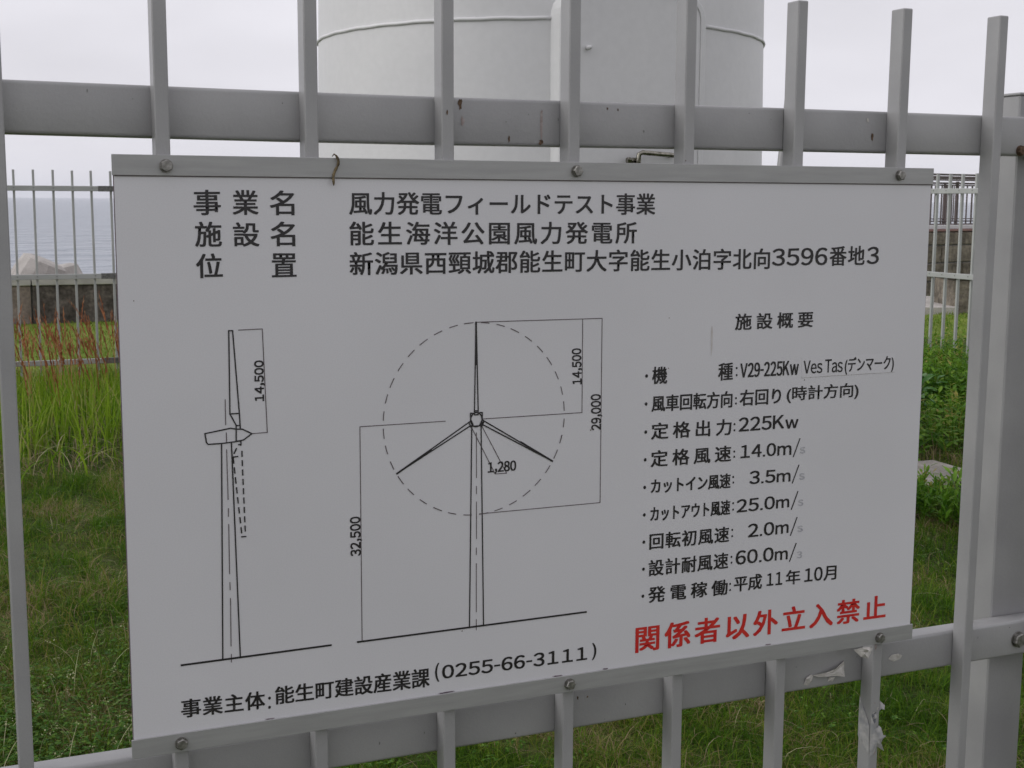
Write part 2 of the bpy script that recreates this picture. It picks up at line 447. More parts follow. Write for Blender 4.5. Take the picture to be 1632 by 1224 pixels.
DOTS = [(0.7501, 1.2967, 0.0021), (0.7501, 1.2637, 0.0021), (0.7504, 1.2303, 0.0021), (0.7504, 1.1972, 0.0021), (0.7504, 1.1641, 0.0021), (0.7506, 1.1309, 0.0021), (0.7507, 1.0978, 0.0021), (0.7509, 1.0648, 0.0021), (0.7508, 1.0316, 0.0021), (0.873, 1.3005, 0.0014), (0.8733, 1.2919, 0.0014), (0.8732, 1.2639, 0.0014), (0.8734, 1.2574, 0.0014), (0.8722, 1.2322, 0.0014), (0.8724, 1.2247, 0.0014), (0.8729, 1.1985, 0.0014), (0.8731, 1.192, 0.0014), (0.8726, 1.1672, 0.0014), (0.8728, 1.1602, 0.0014), (0.8734, 1.1344, 0.0014), (0.8737, 1.1265, 0.0014), (0.8733, 1.1012, 0.0014), (0.8735, 1.0933, 0.0014), (0.8733, 1.0673, 0.0014), (0.8736, 1.0599, 0.0014), (0.8724, 1.0332, 0.0014), (0.8727, 1.0253, 0.0014), (0.2998, 0.9713, 0.0017), (0.2996, 0.9611, 0.0017)]
STROKES = [
     (0.0009, [(0.5364, 1.3663), (0.6909, 1.3659), (0.6917, 1.1509), (0.5406, 1.151)]),
     (0.0009, [(0.6662, 1.3657), (0.6668, 1.2584), (0.5431, 1.2584)]),
     (0.0009, [(0.5001, 1.2586), (0.403, 1.2585), (0.4029, 1.0215)]),
     (0.0009, [(0.5306, 1.2505), (0.5595, 1.195), (0.5733, 1.1949), (0.5431, 1.2508)]),
     (0.0014, [(0.5312, 1.2514), (0.5287, 1.0214)]),
     (0.0014, [(0.5423, 1.2511), (0.5458, 1.0207)]),
     (0.0021, [(0.3979, 1.0207), (0.6755, 1.0213)]),
     (0.0014, [(0.536, 1.3663), (0.5344, 1.2679), (0.5344, 1.2637), (0.5386, 1.2634), (0.5388, 1.2682), (0.5364, 1.3663)]),
     (0.0014, [(0.5344, 1.2679), (0.5388, 1.268)]),
     (0.0021, [(0.5361, 1.3663), (0.5363, 1.3196)]),
     (0.0014, [(0.4439, 1.2043), (0.5274, 1.2554), (0.5296, 1.2517), (0.4439, 1.2043)]),
     (0.0021, [(0.4439, 1.2043), (0.4833, 1.2281)]),
     (0.0014, [(0.5274, 1.2554), (0.5306, 1.2573), (0.5326, 1.2528), (0.5296, 1.2505)]),
     (0.0014, [(0.63, 1.2045), (0.5457, 1.2562), (0.5431, 1.2527), (0.63, 1.2045)]),
     (0.0021, [(0.63, 1.2045), (0.5903, 1.2293)]),
     (0.0014, [(0.5457, 1.2562), (0.5435, 1.2576), (0.5414, 1.2532), (0.5435, 1.2508), (0.5457, 1.2562)]),
     (0.0014, [(0.5326, 1.2655), (0.5296, 1.2657), (0.53, 1.2558)]),
     (0.0014, [(0.5404, 1.2658), (0.5436, 1.2658), (0.5437, 1.2576)]),
     (0.0014, [(0.5296, 1.2511), (0.5431, 1.251)]),
     (0.0009, [(0.5368, 1.2434), (0.537, 1.1924)]),
     (0.0009, [(0.5369, 1.1828), (0.537, 1.1741)]),
     (0.0009, [(0.537, 1.165), (0.5371, 1.1227)]),
     (0.0009, [(0.5369, 1.1123), (0.5369, 1.1043)]),
     (0.0009, [(0.5369, 1.0942), (0.537, 1.038)]),
     (0.0009, [(0.537, 1.0292), (0.537, 1.0167)]),
     (0.0021, [(0.2086, 1.0203), (0.368, 1.0211)]),
     (0.0014, [(0.2658, 1.3661), (0.2697, 1.366), (0.2747, 1.2805), (0.2753, 1.264), (0.271, 1.2643), (0.2711, 1.2683), (0.265, 1.2805), (0.2658, 1.3661)]),
     (0.0014, [(0.265, 1.2805), (0.2747, 1.2805)]),
     (0.0014, [(0.2711, 1.268), (0.275, 1.2678)]),
     (0.0014, [(0.2391, 1.2617), (0.2652, 1.2656), (0.271, 1.2643), (0.2774, 1.2639), (0.2871, 1.2586), (0.2784, 1.2526), (0.2707, 1.2513), (0.2557, 1.2504), (0.2421, 1.2504), (0.2404, 1.2524), (0.2391, 1.2617)]),
     (0.0014, [(0.271, 1.2643), (0.2707, 1.2513)]),
     (0.0009, [(0.2758, 1.3664), (0.3002, 1.3668), (0.3032, 1.2588), (0.2871, 1.2586)]),
     (0.0009, [(0.2605, 1.2955), (0.2604, 1.2696)]),
     (0.0009, [(0.2608, 1.2612), (0.2609, 1.2519)]),
     (0.0009, [(0.2607, 1.2436), (0.261, 1.1911)]),
     (0.0009, [(0.2611, 1.1817), (0.2609, 1.1732)]),
     (0.0009, [(0.261, 1.165), (0.2606, 1.1121)]),
     (0.0009, [(0.2607, 1.1031), (0.2608, 1.0951)]),
     (0.0009, [(0.2609, 1.0858), (0.2603, 1.0341)]),
     (0.0009, [(0.2604, 1.0253), (0.2602, 1.0166)]),
     (0.0014, [(0.2557, 1.2498), (0.2513, 1.021)]),
     (0.0014, [(0.2658, 1.2504), (0.2697, 1.0208)]),
     (0.0014, [(0.2713, 1.2519), (0.2756, 1.2516), (0.2755, 1.2472)]),
     (0.0014, [(0.273, 1.248), (0.2755, 1.2479)]),
     (0.0014, [(0.2708, 1.2441), (0.2682, 1.239)]),
     (0.0014, [(0.266, 1.2354), (0.2721, 1.2356)]),
     (0.0014, [(0.2672, 1.2347), (0.2677, 1.2289)]),
     (0.0014, [(0.2681, 1.2242), (0.2686, 1.2184)]),
     (0.0014, [(0.269, 1.2137), (0.2695, 1.2078)]),
     (0.0014, [(0.2699, 1.2031), (0.2704, 1.1973)]),
     (0.0014, [(0.2708, 1.1925), (0.2713, 1.1866)]),
     (0.0014, [(0.2717, 1.1819), (0.2722, 1.176)]),
     (0.0014, [(0.2727, 1.1712), (0.2732, 1.1653)]),
     (0.0014, [(0.2736, 1.1605), (0.2741, 1.1546)]),
     (0.0014, [(0.2763, 1.2409), (0.2764, 1.2355)]),
     (0.0014, [(0.2764, 1.2311), (0.2765, 1.2257)]),
     (0.0014, [(0.2766, 1.2213), (0.2767, 1.2158)]),
     (0.0014, [(0.2768, 1.2114), (0.2769, 1.2059)]),
     (0.0014, [(0.277, 1.2015), (0.2771, 1.196)]),
     (0.0014, [(0.2772, 1.1916), (0.2773, 1.1861)]),
     (0.0014, [(0.2774, 1.1816), (0.2775, 1.1761)]),
     (0.0014, [(0.2776, 1.1717), (0.2777, 1.1662)]),
     (0.0014, [(0.2778, 1.1617), (0.2779, 1.1562)]),
     (0.0014, [(0.2739, 1.1505), (0.2785, 1.1504)]),
]

# ================================================================== SETTING
# ground sheet
gx = np.arange(-40, 60.01, .25); gy = np.arange(-30, 40.01, .25)
GX, GY = np.meshgrid(gx, gy)
V = np.stack([GX.ravel(), GY.ravel(), gz(GX.ravel(), GY.ravel())], 1)
ii = np.arange(GX.size).reshape(GX.shape)
F = np.stack([ii[:-1, :-1].ravel(), ii[:-1, 1:].ravel(), ii[1:, 1:].ravel(), ii[1:, :-1].ravel()], 1)
cxm = GX[:-1, :-1].ravel() + .125; cym = GY[:-1, :-1].ravel() + .125
keep = (cym < 15.7) | ((cxm > 8.5) & (cym < 15.7 + (cxm - 8.5) * .27 + 1.2))
far = keep & (cym > 10.3)
near = keep & ~far
def compact(V, F):
    u, inv = np.unique(F, return_inverse=True); return V[u], inv.reshape(F.shape)
Vg, Fg = compact(V, F[near]); kind(link('ground', np_mesh('ground', Vg, Fg, True), 'soil'), 'structure')
Vg, Fg = compact(V, F[far]); kind(link('lawn', np_mesh('lawn', Vg, Fg, True), 'lawn'), 'structure')
# revetment slope down to the water, and the sea
bm = bmesh.new()
q = [bm.verts.new(c) for c in ((-60, 15.8, -.05), (60, 15.8, -.05), (60, 27, -4.4), (-60, 27, -4.4))]
bm.faces.new(q)
kind(link('revetment_slope', bm_mesh(bm, 'revetment_slope'), 'wall'), 'structure')
bm = bmesh.new()
q = [bm.verts.new(c) for c in ((-5000, 15.9, -3.6), (6500, 15.9, -3.6), (6500, 7900, -3.6), (-5000, 7900, -3.6))]
bm.faces.new(q)
kind(link('sea', bm_mesh(bm, 'sea'), 'sea'), 'structure')

# haze over the sea
hz, t, b = new_mat('sea_air')
t.nodes.remove(b)
pv = t.nodes.new('ShaderNodeVolumePrincipled')
pv.inputs['Color'].default_value = (.96, .965, 1, 1); pv.inputs['Density'].default_value = HAZE
t.links.new(pv.outputs[0], t.nodes['Material Output'].inputs['Volume'])
kind(box('haze', -5200, 6700, -120, 8000, -5.4, 34, hz), 'stuff')

# ------------------------------------------------------------------ wind turbine tower
TX, TY = 2.8136, 4.8711
def tower_r(z): return 1.1 - (z - 2.25) * .0158
tw = thing('wind_turbine_tower', 'huge round white tower base with raised weld ring and flat oval-cornered door', 'tower', (TX, TY, 0))
bm = bmesh.new(); SEG = 160
zs = [0, 2.25, 9, 18, 31]
rings = [[bm.verts.new((tower_r(z) * math.cos(2 * math.pi * k / SEG), tower_r(z) * math.sin(2 * math.pi * k / SEG), z)) for k in range(SEG)] for z in zs]
for A, B in zip(rings, rings[1:]):
    for k in range(SEG): bm.faces.new((A[k], A[(k + 1) % SEG], B[(k + 1) % SEG], B[k]))
bm.faces.new(rings[-1])
link('tower_shell', bm_mesh(bm, 'tower_shell', True), 'tower', tw)
a0, a1 = math.radians(-74.3), math.radians(360 - 111)
pts = []
for k in range(121):
    a = a0 + (a1 - a0) * k / 120
    r = tower_r(2.25) + .001
    pts.append((r * math.cos(a), r * math.sin(a), 2.252 + .0012 * math.sin(k * 1.7)))
tube('weld_ring', pts, .0085, 'tower', tw, 10)
for zz in (5.2, 8.4, 11.6):
    tube('weld_ring', [((tower_r(zz) + .002) * math.cos(2 * math.pi * k / 96), (tower_r(zz) + .002) * math.sin(2 * math.pi * k / 96), zz) for k in range(96)], .010, 'tower', tw, 8, closed=True)
# door: a rounded frame and a flat leaf
def rrect(hw, zb, zt, r, n=8):
    P = []
    for cx_, cz_, s0 in ((hw - r, zt - r, 0), (-hw + r, zt - r, 90), (-hw + r, zb + r, 180), (hw - r, zb + r, 270)):
        for k in range(n + 1):
            a = math.radians(s0 + 90 * k / n); P.append((cx_ + r * math.cos(a), cz_ + r * math.sin(a)))
    return P
dcx = 2.750 - TX
bm = bmesh.new()
loops = []
for hw, zb, zt, r, y in ((.350, .60, 2.385, .125, 3.90), (.350, .60, 2.385, .125, 3.762), (.345, .605, 2.380, .12, 3.757), (.327, .623, 2.362, .10, 3.757), (.325, .625, 2.360, .098, 3.761), (.325, .625, 2.360, .098, 3.80)):
    loops.append([bm.verts.new((dcx + x, y - TY, z)) for x, z in rrect(hw, zb, zt, r)])
n = len(loops[0])
for A, B in zip(loops, loops[1:]):
    for k in range(n): bm.faces.new((A[k], A[(k + 1) % n], B[(k + 1) % n], B[k]))
bmesh.ops.recalc_face_normals(bm, faces=bm.faces[:])
link('door_frame', bm_mesh(bm, 'door_frame', False), 'tower', tw)
bm = bmesh.new()
f0 = [bm.verts.new((dcx + x, 3.764 - TY, z)) for x, z in rrect(.3235, .6265, 2.3585, .0965)]
f1 = [bm.verts.new((dcx + x, 3.80 - TY, z)) for x, z in rrect(.3235, .6265, 2.3585, .0965)]
bm.faces.new(f0); 
for k in range(n): bm.faces.new((f0[k], f0[(k + 1) % n], f1[(k + 1) % n], f1[k]))
bmesh.ops.recalc_face_normals(bm, faces=bm.faces[:])
door = link('door', bm_mesh(bm, 'door'), 'tower', tw)
# handle: bracket, lever bar and lock stub
hy = 3.764 - TY
bm = tube_bm([(2.93 - TX, hy, 1.692), (2.93 - TX, hy - .055, 1.690), (2.915 - TX, hy - .064, 1.690), (2.765 - TX, hy - .064, 1.699), (2.752 - TX, hy - .060, 1.692), (2.750 - TX, hy - .055, 1.665), (2.750 - TX, hy - .055, 1.60)], .0105, 12)
link('handle', bm_mesh(bm, 'handle', True), 'chrome', door)
bm = box_bm(2.728 - TX, 2.772 - TX, hy - .045, hy, 1.63, 1.678, .004)
tube_bm([(2.76 - TX, hy - .04, 1.666), (2.712 - TX, hy - .04, 1.666)], .008, 8, bm)
tube_bm([(2.722 - TX, hy - .04, 1.666), (2.704 - TX, hy - .04, 1.666)], .0135, 6, bm)
link('latch_bracket', bm_mesh(bm, 'latch_bracket'), 'chrome', door)
tube('hinge_stub', [(2.528 - TX, hy + .01, 2.128), (2.528 - TX, hy - .035, 2.128)], .009, 'tower', door, 10)
# doorstep below the door
bm = box_bm(dcx - .42, dcx + .42, 3.2 - TY, 3.86 - TY, .05, .30, .01)
box_bm(dcx - .40, dcx + .40, 3.45 - TY, 3.86 - TY, .302, .58, .01, bm)
link('doorstep', bm_mesh(bm, 'doorstep'), 'pad', tw)
# round concrete base
bm = bmesh.new()
prof = [(1.45, -.25), (1.45, .045), (1.435, .06), (0.2, .065)]
rr = []
for r, z in prof:
    rr.append([bm.verts.new((r * (1 + .004 * math.sin(k * 2.3)) * math.cos(2 * math.pi * k / 96), r * (1 + .004 * math.sin(k * 2.3)) * math.sin(2 * math.pi * k / 96), z)) for k in range(96)])
for A, B in zip(rr, rr[1:]):
    for k in range(96): bm.faces.new((A[k], A[(k + 1) % 96], B[(k + 1) % 96], B[k]))
bm.faces.new(rr[-1])
link('concrete_base', bm_mesh(bm, 'concrete_base'), 'pad', tw)
cs = thing('concrete_slab', 'weathered flat concrete slab half buried in the weeds right of the sign', 'slab', (4.1, 3.97, 0))
cs.rotation_euler = (0, 0, math.radians(-3))
link('slab_body', bm_mesh(box_bm(0, .95, 0, .55, -.15, .062, .008), 'slab_body'), 'pad', cs)
# nacelle and rotor far overhead (out of the frame)
bm = box_bm(-.8, .8, -1.4, 3.4, 31.02, 32.6, .25)
link('nacelle', bm_mesh(bm, 'nacelle'), 'tower', tw)

# ------------------------------------------------------------------ fences
def fence(name, label, mats, length, post_x, origin, rotz, front, rail_z, spacing, x_first, picket, rail, ztop, zbot, screws=False, jit=0.0, offs=None):
    """local x runs along the fence; front = -1 when pickets stand on the -y side of the rails"""
    f = thing(name, label, 'fence', origin); f.rotation_euler = (0, 0, rotz)
    w, d = picket
    n = int((length - x_first) / spacing) + 1
    y0, y1 = (0, d) if front < 0 else (rail[0], rail[0] + d)
    me = bm_mesh(box_bm(-w, 0, y0, y1, zbot, ztop, .0012), 'picket')
    for i in range(n):
        x = x_first + i * spacing
        k = i
        if offs and round((x - offs[0]) / spacing) in offs[1]:
            dx, tilt = offs[1][round((x - offs[0]) / spacing)]
        else:
            dx, tilt = random.uniform(-jit, jit), random.uniform(-jit, jit) * .5
        o = link('picket', me, mats[0], f, (x + dx, 0, 0))
        o.rotation_euler = (0, tilt, 0)
    return f
# measured lean of the pickets behind the sign: index -> (x offset, tilt)
near_off = (0.0632, {0: (-.0018, .0000), 1: (.0022, -.0010), 2: (.0022, -.0010), 3: (.0020, -.0016), 4: (.0010, -.0010), 5: (.0003, -.0020), 6: (-.0006, -.0004), 7: (-.0029, .0036), 8: (-.002, .0045)})
X0, LEN = -2.0368, 9.55
nf = fence('metal_fence', 'grey metal picket fence in front that carries the sign, square pickets over flat rails', ('fence',), LEN - .04 + X0 + 2.05, None, (0, 0, 0), 0, -1, None, .15, .0632 - 14 * .15, (.0142, .0241), (0, .03), 1.735, .06, jit=.0012, offs=near_off)
YR0, YR1 = .0243, .0543
def rail(zb, zt, name='rail', x0=-2.0, x1=7.52, sag=0.0, mat='fence'):
    # long rail in short lengths so that it can bow a little, edges rounded
    prof = []
    r = .004
    for cyy, czz, s0 in ((YR1 - r, 1, 0), (YR0 + r, 1, 90), (YR0 + r, 0, 180), (YR1 - r, 0, 270)):
        for k in range(4):
            a = math.radians(s0 + 30 * k); prof.append((cyy + r * math.cos(a), czz, r * math.sin(a), r))
    bm = bmesh.new(); rings = []
    xs = np.linspace(x0, x1, 66)
    for x in xs:
        s = sag * math.exp(-((x - .42) / .33) ** 2)
        ring = []
        for yy, top, dz, rr_ in prof:
            z = (zt - rr_ + dz) if top else (zb + rr_ + dz)
            ring.append(bm.verts.new((x, yy, z - s)))
        rings.append(ring)
    for A, B in zip(rings, rings[1:]):
        for k in range(len(A)): bm.faces.new((A[k], A[(k + 1) % len(A)], B[(k + 1) % len(A)], B[k]))
    bm.faces.new(rings[0]); bm.faces.new(rings[-1])
    bmesh.ops.recalc_face_normals(bm, faces=bm.faces[:])
    me = bm_mesh(bm, name, True)
    me.set_sharp_from_angle(angle=math.radians(35))
    return link(name, me, mat, nf)
rail(1.5605, 1.6115, sag=.0022)
rail(.8665, .9165)
rail(.16, .21)
for px in (-.652, 1.347, 3.347, 5.347, 7.347):
    p = link('post', bm_mesh(box_bm(0, .066, .0547, .1207, -.1, 1.642, .002), 'post'), 'fence', nf, (px, 0, 0))
    c = link('post_cap', bm_mesh(box_bm(-.001, .067, .0537, .1217, 1.6422, 1.646, .0012), 'post_cap'), 'fence', p)
def bolt_me(r, h, nr, washer=True):
    bm = bmesh.new()
    prof = ([(r * 1.10, 0), (r * 1.10, .0008), (r, .0013)] if washer else [(r, 0)])
    rr = []
    for i, (rad, y) in enumerate(prof[:-1] if washer else []):
        rr.append([bm.verts.new((rad * math.cos(2 * math.pi * k / 24), -y, rad * math.sin(2 * math.pi * k / 24))) for k in range(24)])
    if rr:
        for k in range(24): bm.faces.new((rr[0][k], rr[0][(k + 1) % 24], rr[1][(k + 1) % 24], rr[1][k]))
        bm.faces.new(rr[1])
    hx = [[bm.verts.new((rad * math.cos(math.pi / 3 * k + .3), -y, rad * math.sin(math.pi / 3 * k + .3))) for k in range(6)] for rad, y in ((r, .0011), (r, h * .8), (r * .84, h))]
    for A, B in zip(hx, hx[1:]):
        for k in range(6): bm.faces.new((A[k], A[(k + 1) % 6], B[(k + 1) % 6], B[k]))
    bm.faces.new(hx[-1])
    bmesh.ops.recalc_face_normals(bm, faces=bm.faces[:])
    return bm_mesh(bm, 'bolt')
big = bolt_me(.0105, .008, 6); big.materials.append(M['bolt'])
for x in (-.62, 1.369, 3.38, 5.38, 7.38):
    for z in (.890, 1.578) if x != 1.369 else (.8895, ):
        link('bolt', big, None, nf, (x, YR0, z))
o = link('rusty_bolt', bolt_me(.0065, .006, 6), 'rust', nf, (1.323, YR0, 1.567)); o['label'] = 'rusted bolt head at the lower edge of the top rail'
# contact shade drawn as thin dark lines where the pickets meet the rails
for i in range(0, 7):
    x = .0632 + i * .15 + near_off[1].get(i, (0, 0))[0]
    for zb, zt in ((1.5605, 1.6105), (.8665, .9160)):
        link('dark_line', bm_mesh(box_bm(x - .0148, x - .0143, YR0 - .0006, YR0 + .0002, zb + .002, zt - .002), 'dark_line'), 'joint', nf)

# far fence and side fence: rails on the near side of the pickets
def inner_fence(label, origin, rotz, length, x_first, zt, rails, rail_h=.042):
    f = thing('metal_fence', label, 'fence', origin); f.rotation_euler = (0, 0, rotz)
    me = bm_mesh(box_bm(-.009, .009, .026, .050, .05, zt, .001), 'picket')
    sm = bm_mesh(tube_bm([(0, .001, 0), (0, -.0025, 0)], .0045, 6), 'screw')
    nn = int((length - x_first) / .15) + 1
    k = 0
    for i in range(nn):
        x = x_first + i * .15
        o = link('picket', me, 'fence_far', f, (x, 0, random.uniform(-.003, .003)))
        o.rotation_euler = (0, random.uniform(-.003, .003), 0)
    for z in rails:
        r_ = link('rail', bm_mesh(box_bm(-.03, length + .03, 0, .025, z - rail_h / 2, z + rail_h / 2, .003), 'rail'), 'fence_far', f)
        for i in range(nn):
            x = x_first + i * .15
            link('screw', sm, 'joint', r_, (x, 0, z + .004))
    return f
ff = inner_fence('long grey green picket fence along the far side, between tall red-tipped grass and lawn', (-2, 10, 0), 0, 9.5, 2.553 - 17 * .1496 + .15, 1.712, (1.567, .858, .160))
for x in (-.6, 1.4, 3.4, 5.4, 7.4):
    link('post', bm_mesh(box_bm(x + 2 - .03, x + 2 + .03, .052, .112, -.1, 1.63, .002), 'post'), 'fence_far', ff)
for z in (1.567, .858, .160):      # darker coupling where two rail lengths meet
    link('rail_coupling', bm_mesh(box_bm(3.205, 3.345, -.0025, .027, z - .0225, z + .0225, .001), 'rail_coupling'), 'joint', ff)
sf = inner_fence('side picket fence at the right, before the stone wall and brown railing', (7.5, 10, 0), -math.pi / 2, 10, .045, 1.718, (1.583, .905))
for y in (.3, 2.3, 4.3, 6.3, 8.3):
    link('post', bm_mesh(box_bm(y - .03, y + .03, .052, .112, -.1, 1.63, .002), 'post'), 'fence_far', sf)

# ------------------------------------------------------------------ low sea wall behind the far lawn
sw = thing('sea_wall', 'low dark aggregate sea wall with pale coping behind the lawn at left', 'wall', (0, 15.4, 0))
edges = [-30, -24, -18, -12, -6.1, .975, 8.9]
for a, b_ in zip(edges, edges[1:]):
    o = link('wall_block', bm_mesh(box_bm(a + .01, b_ - .01, 0, .4, -.3, .452, .008), 'wall_block'), 'wall_pale' if b_ < 1 and b_ > .5 else 'wall', sw)
    if b_ == .975: o['label'] = 'paler pinkish stained block'
    link('coping', bm_mesh(box_bm(a + .006, b_ - .006, -.03, .52, .455, .530, .008), 'coping'), 'coping', sw)
link('joint_filler', bm_mesh(box_bm(-30, 8.8, .05, .35, -.3, .44), 'joint_filler'), 'joint', sw)

# concrete armour blocks on the slope beyond
def tetrapod(loc, size, rot, label, mat='concrete'):
    bm = bmesh.new()
    dirs = [Vector((0, 0, 1)), Vector((.943, 0, -.333)), Vector((-.471, .816, -.333)), Vector((-.471, -.816, -.333))]
    t_ = thing('armour_block', label, 'concrete block', loc, 'concrete armour blocks on the shore')
    t_.rotation_euler = rot
    for d in dirs:
        bm = tube_bm([d * 0, d * size * .82, d * size * .97, d * size], [size * .44, size * .31, size * .27, size * .20], 14)
        link('leg', bm_mesh(bm, 'leg'), mat, t_)
    return t_
tetrapod((.98, 20.4, -.60), 1.25, (.25, .35, .5), 'pale concrete armour block with its peak above the sea wall, at left')
tetrapod((1.95, 21.3, -.83), 1.25, (1.9, .3, .2), 'pale rounded concrete armour block right of the peaked one')

# ------------------------------------------------------------------ raised promenade at the right: stone wall, kerb, railing
ang = math.atan2(-.25, 1.0) + .0
P0 = (14.876, 15.718, 0)
ang = math.radians(13)
st = thing('retaining_wall', 'grey brown stone block retaining wall with reddish cap under the brown railing', 'wall', P0); st.rotation_euler = (0, 0, ang)
courses = [(-.4, .22), (.22, .517), (.517, .80), (.80, 1.018)]
for ci, (za, zb) in enumerate(courses):
    x = -3.2 - (.37 if ci % 2 else 0)
    if ci == 2: x = -3.2 - .12
    while x < 5.5:
        L = .82 if ci < 3 else 1.1
        dpt = random.uniform(-.012, .012)
        link('stone_block', bm_mesh(box_bm(x + .009, x + L - .009, dpt, .5, za + .009, zb - .009, .012), 'stone_block'), 'stone', st)
        x += L
link('mortar', bm_mesh(box_bm(-3.3, 5.6, .03, .48, -.4, 1.01), 'mortar'), 'joint', st)
link('red_cap', bm_mesh(box_bm(-3.6, 6.0, -.02, 3.2, 1.022, 1.056, .004), 'red_cap'), 'redcap', st)
link('kerb', bm_mesh(box_bm(-3.6, 6.0, .06, .30, 1.058, 1.118, .006), 'kerb'), 'kerbstone', st)
def railing(y, label, zb0, zt0, x0, x1, bal, off, gap):
    r_ = thing('railing', label, 'railing', P0); r_.rotation_euler = (0, 0, ang)
    for za, th in ((zt0 - .013, .030), (zt0 - .075, .026), (zt0 - .145, .016), (zt0 - .180, .014), (zb0 + .062, .016), (zb0 + .012, .018)):
        link('rail', bm_mesh(box_bm(x0, x1, y - .02, y + .02, za - th / 2, za + th / 2, .003), 'rail'), 'brown', r_)
    pm = bm_mesh(box_bm(-.022, .022, y - .022, y + .022, zb0 - .06, zt0 - .12, .003), 'post')
    bmm = bm_mesh(box_bm(-.009, .009, y - .009, y + .009, zb0 + .021, zt0 - .19), 'baluster')
    x = x0 + off; i = 0
    while x < x1:
        if i % bal == 0: link('post', pm, 'brown', r_, (x, 0, 0))
        else: link('baluster', bmm, 'brown', r_, (x, 0, 0))
        x += gap; i += 1
    return r_
railing(.21, 'dark brown metal railing on the kerb of the promenade, nearer one', 1.12, 1.945, -3.5, 5.9, 6, .03, .135)
railing(3.0, 'dark brown metal railing at the seaward edge of the promenade, behind the nearer one', 1.10, 1.99, -3.5, 6.5, 5, .09, .30)
# concrete apron and low pier in front of the stone wall
o = kind(link('concrete_apron', bm_mesh(box_bm(0, 1, 0, 1, 0, 1), 'concrete_apron'), 'concrete'), 'structure')
me = bpy.data.meshes.new('concrete_apron')
top = [(11.2, 13.05), (12.42, 12.60), (13.75, 14.20), (13.2, 14.9), (11.5, 15.2)]
bm = bmesh.new()
a = [bm.verts.new((x, y, .10)) for x, y in top]; b2 = [bm.verts.new((x, y, -.2)) for x, y in top]
bm.faces.new(a)
for k in range(5): bm.faces.new((a[k], b2[k], b2[(k + 1) % 5], a[(k + 1) % 5]))
bmesh.ops.recalc_face_normals(bm, faces=bm.faces[:])
bm.to_mesh(me); bm.free(); me.materials.append(M['concrete']); o.data = me
pr = thing('concrete_pier', 'plain grey concrete block beside the pale slab, below the stone wall', 'concrete block', (12.47, 12.75, 0)); pr.rotation_euler = (0, 0, math.radians(-22))
link('pier_body', bm_mesh(box_bm(0.03, 2.6, 0, .8, -.2, .46, .02), 'pier_body'), 'stone', pr)
link('pier_cap', bm_mesh(box_bm(0.0, 2.63, -.03, .83, .463, .50, .01), 'pier_cap'), 'wall', pr)

# slim leaning pole behind the fence
pl = thing('leaning_pole', 'slim pale pole leaning behind the fence, just right of the tower', 'pole', (2.852, 3.0, 0))
tube('pole', [(0, 0, -.1), (.07, 0, .9), (.137, 0, 1.63), (.158, 0, 1.90), (.166, 0, 2.12)], [.02, .019, .017, .012, .006], 'fence', pl, 12)
box('pole_foot', -.05, .05, -.05, .05, -.06, .035, 'pad', pl, .006)

# ================================================================== SIGN
sg = thing('information_sign', 'white sign board with black Japanese text and wind turbine drawings, bolted to the grey fence', 'sign', (.656, -.0045, .927))
SO = Vector((.656, -.0045, .927))
def sx(x): return x - SO.x
def sz(z): return z - SO.z
link('panel', bm_mesh(box_bm(sx(.1585), sx(1.1530), 0, .0032, sz(.9285), sz(1.5400)), 'panel'), 'panel', sg)
link('panel_edge', bm_mesh(box_bm(sx(.1578), sx(1.1537), .0005, .0028, sz(.93), sz(1.539)), 'panel_edge'), 'edge', sg)
link('top_strip', bm_mesh(box_bm(sx(.1566), sx(1.1548), -.0022, -.0002, sz(1.5210), sz(1.5412), .0004), 'top_strip'), 'strip', sg)
link('bottom_strip', bm_mesh(box_bm(sx(.1560), sx(1.1560), -.0022, -.0002, sz(.9272), sz(.9475), .0004), 'bottom_strip'), 'strip', sg)
# thin dark strip painted in as the shadow gap under the top strip
link('dark_line', bm_mesh(box_bm(sx(.1590), sx(1.1525), -.0010, -.0001, sz(1.5202), sz(1.5212)), 'dark_line'), 'edge', sg)
sb = bolt_me(.0062, .0060, 6); sb.materials.append(M['bolt'])
for x, z in ((.208, 1.5305), (.6555, 1.5312), (1.1015, 1.5318), (.206, .9368), (.654, .9370), (1.102, .9362)):
    o = link('bolt', sb, None, sg, (sx(x), -.0022, sz(z))); o.rotation_euler = (0, random.uniform(0, 1), 0)

